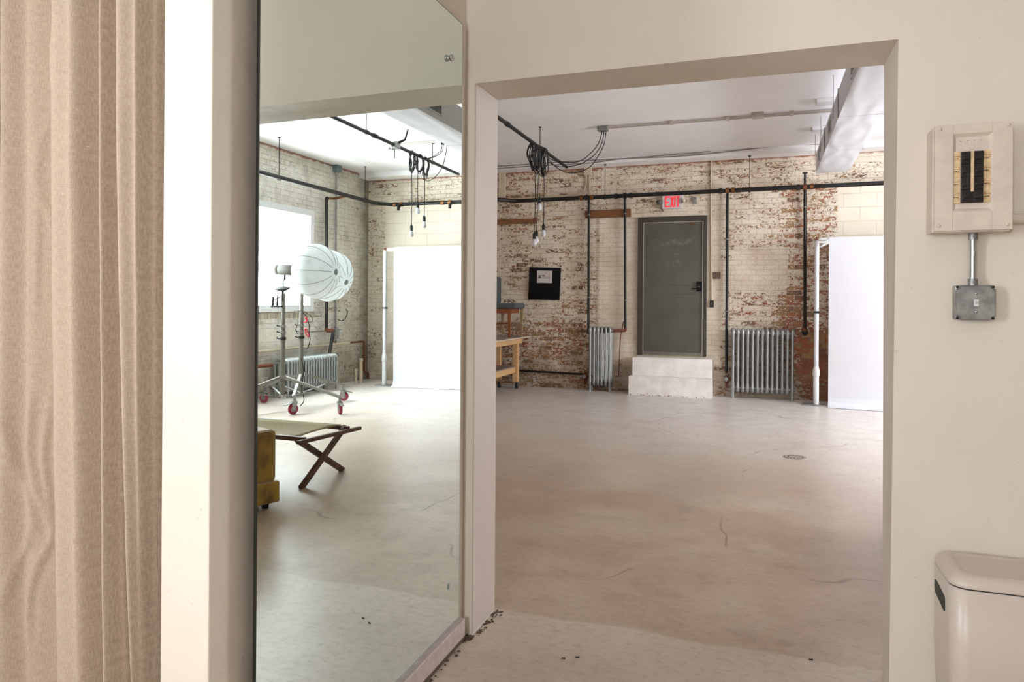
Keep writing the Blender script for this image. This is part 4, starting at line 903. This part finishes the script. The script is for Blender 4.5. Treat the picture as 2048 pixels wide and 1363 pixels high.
def lantern(name_label, c, axis, R_, seams=12):
    c = Vector(c); ax = Vector(axis).normalized(); u = ax.cross(Vector((0, 0, 1))).normalized(); v = u.cross(ax)
    T_ = thing('lantern_softbox', name_label, 'softbox', c, 'white lantern softboxes'); n = seams*6
    vs = []; fs = []; ns = 18
    for i in range(ns+1):
        t = math.pi*i/ns*.96+.04
        for k in range(n):
            a = 2*math.pi*k/n; seg = abs(math.sin(a*seams/2)); rr = R_*(1+.0*seg)*(1-.045*(1-seg*0)+.0)
            scal = R_*(.955+.045*abs(math.cos(a*seams/2))**.7)
            vs.append(c-ax*math.cos(t)*R_*.80+(u*math.cos(a)+v*math.sin(a))*math.sin(t)**.9*scal)
    for i in range(ns):
        for k in range(n): p_, q_ = i*n+k, i*n+(k+1) % n; fs.append((p_, q_, q_+n, p_+n))
    mb().add(vs, fs, True).build('cloth_shell', 'lantern_fabric', T_)
    for s_ in range(seams):
        a = 2*math.pi*s_/seams; pts = []
        for i in range(1, ns): t = math.pi*i/ns*.96+.04; pts.append(c-ax*math.cos(t)*R_*.803+(u*math.cos(a)+v*math.sin(a))*math.sin(t)**.9*R_*1.003)
        mb().tube(pts, .0028, 5).build('seam', 'seam_grey', T_)
    mb().lathe(c+ax*R_*.79, ax, [(0, 0), (.038, 0), (.040, .006), (.034, .012), (0, .012)], 20).build('front_cap', 'seam_grey', T_, 'round cap at the front')
    mb().lathe(c-ax*R_*.80, ax, [(.05, -.03), (.075, -.03), (.08, 0), (.075, .02), (.05, .02)], 24).build('mount_ring', 'dark_metal', T_, 'black mounting ring')
    return T_
axis1 = Vector((hubp-l1c)).normalized(); R1 = .34
l1c = M(632, 542, y=7.38)
axis1 = Vector((-.99, .10, -.04)).normalized()
#
lantern('big white ribbed lantern softbox, nearer of two in the mirror', l1c, axis1, R1)
back1 = l1c-axis1*R1*.80
SB = thing('studio_strobe', 'grey studio strobe light behind the nearer lantern softbox in the mirror', 'strobe', back1-axis1*.03)
b0 = back1-axis1*.03
mb().lathe(b0, -axis1, [(0, 0), (.062, 0), (.066, .01), (.066, .20), (.055, .21), (0, .21)], 24).build('body', 'strobe_grey', SB)
mb().lathe(b0-axis1*.225, -axis1, [(0, 0), (.066, 0), (.066, .03), (.05, .035), (0, .035)], 24).build('rear_cap', 'white_plastic', SB, 'white rear panel')
mb().tube([b0-axis1*.13-Vector((0, 0, .06)), b0-axis1*.13-Vector((0, 0, .12)), Vector((c1[0], c1[1], st1.z-.12))], .014).build('yoke', 'dark_metal', SB)
mb().tube([b0-axis1*.04-Vector((0, 0, .06)), b0-axis1*.03-Vector((0, 0, .13))], .008).build('lever', 'dark_metal', SB)
l2c = M(660, 552, y=8.2); ax2 = Vector((-.75, -.66, -.05)).normalized(); R2 = .352
ax2 = (M(665, 571, y=7.62)-l2c).normalized()
lantern('white ribbed lantern softbox half hidden behind the nearer one in the mirror', l2c, Vector((-.93, -.05, -.30)), R2)
b2 = l2c-Vector((-.93, -.05, -.30)).normalized()*R2*.8
S2 = thing('studio_strobe', 'strobe light hidden behind the second lantern softbox', 'strobe', b2)
d2 = -Vector((-.93, -.05, -.30)).normalized()
mb().lathe(b2, d2, [(0, 0), (.062, 0), (.066, .01), (.066, .20), (.055, .21), (0, .21)], 24).build('body', 'strobe_grey', S2)
mb().tube([b2+d2*.1, b2+d2*.1-Vector((0, 0, .12)), Vector((c2[0], c2[1], l2c.z-.12))], .014).build('yoke', 'dark_metal', S2)
# grip head and foliage-like cluster on the left stand, cords on the right one
m = mb(); q = M(565, 577, y=7.5)
m.tube([q+Vector((-.12, 0, .01)), q+Vector((-.06, 0, 0)), q+Vector((.05, 0, 0)), q+Vector((.11, 0, .0))], [.006, .028, .034, .016], 8); m.tube([q, q-Vector((0, 0, .16))], .012); m.tube([q+Vector((.02, 0, -.1)), q+Vector((.12, 0, -.14))], .008)
m.build('grip_arm', 'dark_metal', LS1, 'small dark grip arm')
q = M(549, 612, y=7.5); m = mb(); m.tube([q+Vector((.05, 0, 0)), q-Vector((.12, 0, 0))], .014); m.tube([q+Vector((.03, 0, 0)), q+Vector((.02, 0, .12))], [.018, .014]); m.tube([q+Vector((-.04, 0, 0)), q+Vector((-.05, 0, .14))], [.016, .012])
tag(m.build('spring_clamp', 'dark_metal'), 'dark clamps gripping the left rolling stand at window sill height', 'clamp')
def cordpx(path, y, mat, r, lab, cat='cord'): return mb().tube(smooth_path([M(u, v, y=y+.03*math.sin(k)) for k, (u, v) in enumerate(path)], 5), r, 6).build('cord' if cat == 'cord' else 'strap', mat, LS2, lab if cat != 'cord' else None)
cordpx([(604, 622), (612, 632), (618, 648), (618, 664), (620, 678), (616, 695), (614, 697)], 7.85, 'cable', .006, 'black cord with a plug dangling from the right rolling stand')
cordpx([(606, 624), (590, 620), (588, 636), (596, 642), (592, 660), (596, 668)], 7.85, 'cable', .005, 'thin black cord looped left of the right rolling stand')
cordpx([(603, 716), (607, 740), (604, 775), (608, 800), (600, 812)], 7.85, 'cable', .006, 'black cord trailing down the right rolling stand to the floor')
cordpx([(608, 622), (622, 632), (625, 642), (612, 645)], 7.85, 'cable', .004, 'small loop of black cord at the top of the right rolling stand')
cordpx([(611, 656), (616, 664), (618, 673), (612, 668), (610, 657)], 7.83, 'red_strap', .008, 'red strap dangling beside the right rolling stand', 'strap')
cordpx([(611, 634), (614, 640), (609, 645)], 7.83, 'red_strap', .012, 'small red clip at the top of the right rolling stand', 'strap')

# ================================================================== OTTOMAN AND COT (seen in the mirror)
c0 = Vector((.742, 4.0, 0)); ex = (Vector((.80, 3.857, 0))-Vector((.742, 4.027, 0))).normalized(); ey = Vector((-ex.y, ex.x, 0))
if ey.x < 0: ey = -ey
OT = thing('ottoman', 'mustard velvet upholstered cube seat with a skirted base, in the mirror', 'ottoman', c0+ex*.35+ey*.35)
def obox(m, a0, a1, b0, b1, z0, z1): m.hexa([c0+ex*a+ey*b+Vector((0, 0, z0)) for a, b in ((a0, b0), (a1, b0), (a1, b1), (a0, b1))], [c0+ex*a+ey*b+Vector((0, 0, z1)) for a, b in ((a0, b0), (a1, b0), (a1, b1), (a0, b1))])
m = mb(); obox(m, .015, .70, .015, .70, .18, .535); m.build('cushion_body', 'velvet', OT, bevel=.03)
m = mb(); obox(m, 0, .715, 0, .715, .04, .185); m.build('skirt', 'velvet', OT, bevel=.012)
for a, b in ((.07, .07), (.64, .07), (.64, .64), (.07, .64)):
    q = c0+ex*a+ey*b; mb().cyl(q, q+Vector((0, 0, .045)), .022, .028).build('foot', 'black_rubber', OT)
CT = thing('folding_cot', 'folding camp cot with olive canvas and dark wooden crossed legs, in the mirror', 'cot', (1.4, 4.75, 0))
zc = .37; e0 = Vector((.86, 4.38, .368)); e1 = Vector((.86, 5.17, .335)); xend = 2.7
mb().bar(e0+Vector((0, -.03, 0)), e1+Vector((0, .03, 0)), .035, .03).build('end_bar', 'dark_wood', CT, bevel=.005)
r0 = Vector((.86, 4.44, .375)); r1 = Vector((.86, 5.03, .36)); dX = Vector((1, 0, 0))
for r_, zz in ((r0, .39), (r1, .385)): mb().bar((r_.x, r_.y, r_.z), (xend, r_.y+.02, zz), .032, .034).build('side_rail', 'dark_wood', CT, bevel=.005)
vs = []; fs = []; na, nb_ = 16, 10
for i in range(na+1):
    for j in range(nb_+1):
        s_, t_ = i/na, j/nb_; x_ = .93+(xend-.98)*s_; y_ = r0.y+(r1.y-r0.y)*t_
        inset = .05*math.exp(-s_*14)*math.sin(math.pi*t_); vs.append((x_+inset, y_, .388-.045*math.sin(math.pi*t_)*min(1, s_*3+.15)))
for i in range(na):
    for j in range(nb_): a = i*(nb_+1)+j; fs.append((a, a+1, a+nb_+2, a+nb_+1))
o = mb().add(vs, fs, True).build('canvas_bed', 'canvas', CT); sm = o.modifiers.new('s', 'SOLIDIFY'); sm.thickness = .003
for xx in (.905, 1.75, 2.6):
    f1, f2 = Vector((xx, 4.446, 0)), Vector((xx+.03, 5.06, 0))
    mb().bar(f1, Vector((xx, 5.04, .37)), .045, .03, (1, 0, 0)).build('leg', 'dark_wood', CT, bevel=.004)
    mb().bar(f2, Vector((xx+.03, 4.44, .37)), .045, .03, (1, 0, 0)).build('leg', 'dark_wood', CT, bevel=.004)
    mb().cyl((xx-.02, 4.75, .19), (xx+.05, 4.75, .19), .008).build('pivot_bolt', 'steel', CT)

# ================================================================== MIRROR
MI = thing('wall_mirror', 'tall frameless mirror mounted on the side wall left of the opening', 'mirror', (XM, 2.05, .1))
ym0, ym1 = P(516.5, 681, x=XM).y, P(921, 681, x=XM).y; zm0 = P(918, 1243, x=XM).z; zm1 = P(924, 48, x=XM).z
mb().add([(XM, ym0, zm0), (XM, ym1, zm0), (XM, ym1, zm1), (XM, ym0, zm1)], [(0, 1, 2, 3)]).build('reflecting_face', 'mirror_glass', MI)
mb().box(XM-.008, XM-.0004, ym0-.003, ym1+.003, zm0-.003, zm1+.003).build('dark_edge', 'mirror_edge', MI, 'dark edge of the glass')
mb().box(XM-.03 if False else -1.205, XM-.009, ym0+.06, ym1-.05, zm0+.02, zm1-.05).build('backing_board', 'board_paint', MI)
q = P(904, 115.5, x=XM+.012); mb().lathe((XM-.0, q.y, q.z), (1, 0, 0), [(.010, 0), (.010, .006), (.014, .008), (.0145, .014), (.012, .016), (0, .016)], 20).build('mirror_clip', 'chrome', MI, 'round metal fixing button')
q = P(898, 1172, x=XM+.002); mb().box(XM, XM+.002, q.y-.006, q.y+.006, q.z-.010, q.z+.010).build('chip', 'blue_grey_box', MI, 'small dark chip')

# ================================================================== ELECTRICAL PANEL, SWITCH, CONDUITS (near wall)
yc = YP0-.10
a = P(1869.5, 251, y=yc); b = P(2024.5, 459.5, y=yc); XA, XB, ZA, ZB = a.x, P(2026, 350, y=yc).x, P(1948, 246.5, y=yc).z, P(1948, 460, y=yc).z
EP = thing('breaker_panel', 'cream painted electrical breaker panel with open centre on the near wall', 'breaker panel', ((XA+XB)/2, YP0, ZB))
mb().box(XA-.004, XB-.004, yc+.012, YP0, ZB-.004, ZA-.004).build('cabinet', 'panel_paint', EP, bevel=.002)
r0_, r1_, rz1, rz0 = P(1906.5, 350, y=yc).x, P(1985, 350, y=yc).x, P(1946, 266, y=yc).z, P(1946, 421, y=yc).z
m = mb(); m.box(XA, r0_, yc, yc+.012, ZB, ZA); m.box(r1_, XB, yc, yc+.012, ZB, ZA); m.box(r0_, r1_, yc, yc+.012, rz1, ZA); m.box(r0_, r1_, yc, yc+.012, ZB, rz0)
cov = m.build('cover', 'panel_paint', EP, bevel=.0015)
m = mb(); f = .009                                          # sloping bevel of the recess
ring0 = [(r0_, yc+.001, rz0), (r1_, yc+.001, rz0), (r1_, yc+.001, rz1), (r0_, yc+.001, rz1)]; ring1 = [(r0_+f, yc+.009, rz0+f), (r1_-f, yc+.009, rz0+f), (r1_-f, yc+.009, rz1-f), (r0_+f, yc+.009, rz1-f)]
m.add(ring0+ring1, [(0, 1, 5, 4), (1, 2, 6, 5), (2, 3, 7, 6), (3, 0, 4, 7), (4, 5, 6, 7)]); m.build('recess', 'panel_paint', cov)
k0, k1 = P(1921.5, 350, y=yc).x, P(1966.5, 350, y=yc).x; kz1, kz0 = P(1944, 302, y=yc).z, P(1944, 405, y=yc).z
yb_ = yc+.009
for s_, (u0, u1, nums) in enumerate(((r0_+.001, k0, '1357'), (k1, r1_-.001, '2468'))):
    L_ = mb().box(u0, u1, yb_-.005, yb_-.003, kz0, kz1+.002).build('label_strip', 'label_paper', EP, 'yellowed paper label strip')
    m = mb(); m2 = mb()
    for k in range(4):
        z_ = kz1-(kz1-kz0)*(k/4+.085); w_ = u1-u0
        m.box(u0+.001, u1-.001, yb_-.0056, yb_-.0049, z_-.0005, z_+.0006); m.box(u0+.001, u1-.001, yb_-.0056, yb_-.0049, z_-.0125, z_-.0118)
        x_ = u0+.002
        while x_ < u1-.005: d_ = random.uniform(.001, .003); m2.box(x_, x_+d_, yb_-.0057, yb_-.0049, z_-.009+random.uniform(-.001, .001), z_-.0065+random.uniform(-.001, .001)); x_ += d_+.0008
        text_mesh(nums[k], .007, 'ink', L_, 'number', ((u0+u1)/2+(.004 if s_ == 0 else -.008), yb_-.0052, z_+.002), (1, 0, 0), (0, 0, 1), .0006)
    m.build('red_line', 'red_ink', L_); m2.build('handwriting', 'ink', L_)
mb().box(k0, k1, yb_-.009, yb_-.001, kz0, kz1).build('breaker_block', 'black_bakelite', EP, 'black breaker bank')
mid_ = (k0+k1)/2; rowh = (kz1-kz0)/4
for k in range(4):
    for s_ in (-1, 1):
        xa, xb = (k0+.001, mid_-.005) if s_ < 0 else (mid_+.005, k1-.001); z1_ = kz1-k*rowh-.001; z0_ = z1_-rowh+.002
        br_ = mb().box(xa, xb, yb_-.016, yb_-.008, z0_, z1_).build('breaker', 'black_bakelite', EP, bevel=.0008)
        xm_ = (xa+xb)/2; mb().box(xm_-.010, xm_+.006, yb_-.026, yb_-.015, z0_+rowh*.28, z0_+rowh*.48).build('toggle', 'black_bakelite', br_, bevel=.001)
        mb().cyl((xa+.006 if s_ < 0 else xb-.006, yb_-.018, z0_+rowh*.5), (xa+.006 if s_ < 0 else xb-.006, yb_-.015, z0_+rowh*.5), .0018).build('screw', 'brass', br_)
mb().box(mid_-.0045, mid_+.0045, yb_-.014, yb_-.009, kz0+rowh*.85, kz1).build('centre_strip', 'label_paper', EP)
m = mb(); zt2 = P(1946, 283, y=yc).z                        # raised lettering is worn to illegible ridges
for k in range(9):
    x_ = r0_+.012+k*.0062*((r1_-r0_-.024)/.056); m.box(x_, x_+.0024, yb_-.0012, yb_+.0005, zt2-.007, zt2+.006)
    if k % 2: m.box(x_, x_+.005, yb_-.0012, yb_+.0005, zt2+.004, zt2+.006)
m.lathe(((r0_+r1_)/2, yb_, zt2-.016), (0, -1, 0), [(.0055, -.0005), (.0055, .001), (.0075, .001), (.0075, -.0005)], 24)
m.build('worn_lettering', 'panel_paint', EP)
for (u, v) in ((1880, 258), (2018, 249.5), (1878, 451), (2015, 448.5)):
    q = P(u, v, y=yc); o = mb().lathe((q.x, yc, q.z), (0, -1, 0), [(.006, -.001), (.006, .002), (.004, .0035), (0, .004)], 16).build('screw', 'panel_paint', EP)
m = mb()
for u in (1915, 1922, 1931): q = P(u, 244, y=yc+.04); m.cyl((q.x, yc+.04, ZA-.006), (q.x, yc+.04, ZA+.006), .007 if u == 1922 else .005)
m.build('locknut', 'panel_paint', EP)
# conduit from panel to switch box
ysb = YP0-.045
sx0, sx1 = P(1911, 604, y=ysb).x, P(1991.5, 604, y=ysb).x; sz1, sz0 = P(1948, 570, y=ysb).z, P(1948, 640, y=ysb).z
q = P(1946, 500, y=YP0-.03); CQ = thing('conduit', 'short shiny steel conduit between the breaker panel and the switch box', 'conduit', (q.x, YP0-.03, q.z))
mb().cyl((q.x, YP0-.03, sz1-.0), (q.x, YP0-.03, ZB-.004), .0105).build('tube', 'chrome', CQ)
for z_, d_ in ((sz1, .022), (ZB-.026, .022)):
    m = mb(); m.cyl((q.x, YP0-.03, z_), (q.x, YP0-.03, z_+d_), .0145, n=12); m.cyl((q.x, YP0-.05, z_+d_/2), (q.x, YP0-.03, z_+d_/2), .004, n=8); m.build('connector', 'galv', CQ, bevel=.001)
SW = thing('switch_box', 'square galvanized steel switch box hanging below the breaker panel', 'switch box', ((sx0+sx1)/2, YP0, sz0))
mb().box(sx0, sx1-.002, ysb+.006, YP0, sz0+.002, sz1-.001).build('box', 'galv', SW, bevel=.004)
def platepoly(x0, x1, z0, z1, c):
    pts = []
    for (cx_, cz_, a0) in ((x0, z0, 90), (x1, z0, 180), (x1, z1, 270), (x0, z1, 0)):
        for k in range(6): a = math.radians(a0-90*k/5); pts.append((cx_+math.cos(a)*c, cz_+math.sin(a)*c))
    return pts
pts = platepoly(sx0, sx1, sz0, sz1, .014); n = len(pts); m = mb(); sh = [((x-(sx0+sx1)/2)*.93+(sx0+sx1)/2, (z-(sz0+sz1)/2)*.93+(sz0+sz1)/2) for x, z in pts]
m.add([(x, ysb+.006, z) for x, z in pts]+[(x, ysb, z) for x, z in pts]+[(x, ysb-.006, z) for x, z in sh], [tuple(range(2*n, 3*n))]+[(k, (k+1) % n, n+(k+1) % n, n+k) for k in range(n)]+[(n+k, n+(k+1) % n, 2*n+(k+1) % n, 2*n+k) for k in range(n)])
m.build('cover_plate', 'galv', SW)
cx_, cz_ = (sx0+sx1)/2+.001, (sz0+sz1)/2
mb().box(cx_-.0065, cx_+.0065, ysb-.0075, ysb-.003, cz_-.011, cz_+.011).build('toggle_frame', 'white_plastic', SW, 'white toggle surround')
mb().hexa([(cx_-.004, ysb-.006, cz_-.006), (cx_+.004, ysb-.006, cz_-.006), (cx_+.004, ysb-.006, cz_+.004), (cx_-.004, ysb-.006, cz_+.004)], [(cx_-.003, ysb-.019, cz_+.004), (cx_+.003, ysb-.019, cz_+.004), (cx_+.003, ysb-.017, cz_+.009), (cx_-.003, ysb-.017, cz_+.009)]).build('toggle', 'white_plastic', SW)
for dz_ in (.03, -.03): mb().lathe((cx_, ysb-.006, cz_+dz_), (0, -1, 0), [(.0045, -.001), (.0045, .0015), (.003, .0028), (0, .003)], 14).build('screw', 'chrome', SW)
for (dx, dz_) in ((-1, 1), (1, 1), (-1, -1), (1, -1)):
    q = ((sx0+sx1)/2+dx*((sx1-sx0)/2-.006), ysb+.004, cz_+dz_*((sz1-sz0)/2-.006)); mb().lathe(q, (0, -1, 0), [(.004, -.001), (.004, .0015), (0, .002)], 12).build('corner_screw', 'dark_metal', SW)
q = P(2036, 437, y=YP0-.03); tag(mb().cyl((XB-.006, YP0-.03, q.z), (2.2, YP0-.03, q.z), .016).build('painted_conduit', 'panel_paint'), 'white painted conduit leaving the right side of the breaker panel', 'conduit')

# ================================================================== WASTE BIN
BN = thing('waste_bin', 'off white rectangular waste bin with rounded corners below the breaker panel', 'waste bin', (.75, 2.6, 0))
by_f = 2.47; by_b = 2.742; bxl = P(1905, 1163, y=by_f+.03).x-.03; zl_ = P(1940, 1178, y=by_f).z
bxl = P(1868, 1115, y=2.70).x; bxr = bxl+.40
def rrect(x0, x1, y0, y1, r, n=7):
    out = []
    for (cx_, cy_, a0) in ((x1-r, y1-r, 0), (x0+r, y1-r, 90), (x0+r, y0+r, 180), (x1-r, y0+r, 270)):
        for k in range(n+1): a = math.radians(a0+90*k/n); out.append((cx_+math.cos(a)*r, cy_+math.sin(a)*r))
    return out
def loft(levels, n=None, capb=True, capt=True):
    m = mb(); vs = []; fs = []; n = len(levels[0][0])
    for pts, z in levels: vs += [(x, y, z) for x, y in pts]
    for i in range(len(levels)-1):
        for k in range(n): a, b = i*n+k, i*n+(k+1) % n; fs.append((a, b, b+n, a+n))
    m.add(vs, fs, True)
    if capt: m.add(vs[-n:], [tuple(range(n))])
    if capb: m.add(vs[:n], [tuple(range(n))[::-1]])
    return m
RR = lambda i, r: rrect(bxl+i, bxr-i, by_f+i, by_b-i, max(r, .012))
loft([(RR(.02, .04), 0), (RR(.012, .045), .03), (RR(.0, .05), .3), (RR(0, .05), zl_-.007), (RR(.004, .046), zl_-.005)]).build('bin_body', 'bin_white', BN)
loft([(RR(.006, .045), zl_-.006), (RR(.006, .045), zl_+.0005)], capt=False, capb=False).build('lid_seal', 'black_rubber', BN, 'thin black line between body and lid')
loft([(RR(.001, .05), zl_), (RR(0, .05), zl_+.006), (RR(.004, .047), zl_+.018), (RR(.016, .04), zl_+.03), (RR(.032, .032), zl_+.036), (RR(.042, .03), zl_+.034), (RR(.052, .03), zl_+.031)], capt=False).build('lid', 'bin_white', BN)
loft([(RR(.052, .03), zl_+.031), (RR(.07, .025), zl_+.0305)], capb=False).build('lid_panel', 'bin_white', BN)
h0 = P(1864, 1160, x=bxl-.001); h1 = P(1885, 1195, x=bxl-.001)
ya, yb2 = 2.685, 2.545; zh = P(1874, 1180, x=bxl).z
pts = [(ya, zh+.012), (ya-.002, zh+.022), (ya-.010, zh+.029), (ya-.025, zh+.032), (yb2+.006, zh+.022), (yb2, zh+.014), (yb2, zh-.022), (yb2+.006, zh-.026), (ya-.016, zh-.012), (ya-.004, zh-.002)]
n = len(pts); m = mb(); m.add([(bxl-.002, y, z) for y, z in pts]+[(bxl+.012, y, z) for y, z in pts], [tuple(range(n)), tuple(range(n, 2*n))]+[(k, (k+1) % n, n+(k+1) % n, n+k) for k in range(n)])
m.build('handle', 'black_rubber', BN, 'black recessed side handle')

# ================================================================== CURTAIN
import bisect
yc0 = 1.44
nodes_top = [(-260, 2), (-200, 4), (-150, 2), (-110, 4.2), (-60, 1.6), (-20, 2.6), (22, 4.3), (44, 1.0), (51, -1.8), (57, 2.5), (72, 3.9), (96, 2.4), (132, 1.0), (186, 4.6), (208, 4.2), (238, 1.6), (246, -.2), (250, 3.0), (258, 3.7), (266, 2.2), (270, -.6), (274, 2.6), (288, 3.6), (308, 2.7), (318, .8), (326, -1.2), (338, -2.0)]
nodes_bot = [(-260, 3), (-200, 4.6), (-150, 1), (-110, 3.9), (-60, .9), (-32, 2.2), (-6, 4.5), (22, .2), (44, -2.2), (58, 3.3), (80, 4.4), (106, 2.6), (150, .9), (206, 4.6), (232, 4.2), (260, 1.6), (270, -.2), (275, 3.4), (284, 4.2), (296, 2.4), (302, -.8), (307, 2.2), (314, 2.9), (320, 2.0), (325, .6), (330, -1.2), (340, -2.0)]
ridges = [([(180, 90), (160, 260), (150, 380), (152, 480), (160, 535)], .0035, 4), ([(130, 180), (112, 270), (107, 340), (113, 390)], .002, 5), ([(116, 390), (130, 470), (136, 550)], .0022, 4),
          ([(80, 845), (90, 960), (104, 1020), (116, 1085)], .004, 5), ([(107, 828), (104, 930), (114, 1010), (131, 1088)], .0045, 5), ([(125, 850), (121, 950), (127, 1030), (133, 1090)], .0035, 4),
          ([(138, 1098), (118, 1170), (108, 1230), (107, 1310)], .0045, 5), ([(110, 1098), (92, 1180), (84, 1250)], .0035, 5), ([(126, 822), (140, 850), (144, 910)], .003, 4), ([(110, 430), (110, 620)], .002, 4), ([(150, 110), (146, 150)], .001, 4)]
def interp(nodes, x):
    for i in range(len(nodes)-1):
        if nodes[i][0] <= x <= nodes[i+1][0]:
            t = (x-nodes[i][0])/(nodes[i+1][0]-nodes[i][0]); t = t*t*(3-2*t); return nodes[i][1]*(1-t)+nodes[i+1][1]*t
    return nodes[-1][1] if x > nodes[-1][0] else nodes[0][1]
vs = []; fs = []; uvs = []
NZ = 230; us = [(-260+2.6*i) for i in range(0, 100)]+[0+1.35*i for i in range(0, 252)]
z_hi, z_lo = 2.95, .02; kpx = .001275                        # metres per picture column at the curtain
for j in range(NZ+1):
    z = z_lo+(z_hi-z_lo)*j/NZ; pyv = CY+(H-z)/kpx*.99       # picture row at this height
    tt = min(1.15, max(-.1, pyv/1363)); ts = max(0, tt)**1.6
    ns_ = [(a[0]*(1-ts)+b[0]*ts, a[1]*(1-ts)+b[1]*ts) for a, b in zip(nodes_top, nodes_bot)]
    for u in us:
        d = interp(ns_, u)*.01*2.6
        for path, amp, sg in ridges:
            if path[0][1]-40 < pyv < path[-1][1]+40:
                fade = min(1, (pyv-path[0][1]+40)/60, (path[-1][1]+40-pyv)/60); ru = path[-1][0]
                for k in range(len(path)-1):
                    if path[k][1] <= pyv <= path[k+1][1]: ru = path[k][0]+(path[k+1][0]-path[k][0])*(pyv-path[k][1])/(path[k+1][1]-path[k][1])
                if pyv < path[0][1]: ru = path[0][0]
                e = (u-ru)/(sg*.75)
                if abs(e) < 5: d += 1.5*amp*fade*(math.exp(-e*e/2)-.5*math.exp(-(e-1.8)**2/2))
        if 50 < u < 245: d += .0022*math.exp(-((pyv-1088-2*math.sin(u*.1))/5)**2)+.0016*math.exp(-((pyv-93-.03*u)/4)**2)
        d += .0014*mnoise.noise(Vector((u*.05, z*5, 0)))+.004*mnoise.noise(Vector((u*.012, z*1.1, 5)))
        yv = yc0-d; t_ = math.atan((u-1024)/F)-YAW; xx = yc0*math.tan(t_)       # a drape hung along the line y = 1.40
        vs.append((xx, yv, z)); uvs.append((u*kpx*1.0, z))
nu = len(us)
for j in range(NZ):
    for i in range(nu-1): a = j*nu+i; fs.append((a, a+1, a+nu+1, a+nu))
CU = thing('curtain', 'heavy beige linen curtain hanging in deep folds at the left edge', 'curtain', (-1.8, yc0, 0))
o = mb().add(vs, fs, True).build('drape', 'linen', CU)
uvl = o.data.uv_layers.new(name='uv')
for l in o.data.loops: uvl.data[l.index].uv = uvs[l.vertex_index]
xl_ = vs[0][0]
rod = mb().cyl((-2.6, yc0-.02, 2.97), (-1.373, yc0-.02, 2.97), .014).build('curtain_rod', 'steel'); tag(rod, 'steel curtain rod above the beige linen curtain', 'curtain rod')
# hem line of the overlapping drape
q = P(1591, 914, z=0)
DR = thing('floor_drain', 'small round perforated drain cover set in the studio floor near the right jamb', 'floor drain', q)
mb().lathe(q, (0, 0, 1), [(.105, 0), (.105, .003), (.09, .004), (0, .004)], 28).build('drain_rim', 'drain_metal', DR)
for k in range(14):
    a = 2*math.pi*k/14; c = q+Vector((math.cos(a)*.065, math.sin(a)*.065, .0035)); mb().cyl(c, c+Vector((0, 0, .001)), .009, n=10).build('drain_hole', 'brown_gap', DR)
# crumbs on the near floor
for k, (u, v, lab) in enumerate([(1127, 1315.5, 'dark crumb on the near floor, left of a close pair'), (1155, 1313, 'dark crumb on the near floor, right of a close pair'), (1622, 1318, 'dark crumb on the floor near the foot of the right jamb')]):
    q = P(u, v, z=.003); m = mb(); m.lathe(q, (1, .3, 0), [(0, -.009), (.003, -.006), (.002, 0), (.0035, .005), (0, .009)], 8)
    tag(m.build('crumb', 'ink'), lab, 'debris', 'dark crumbs on the near floor')
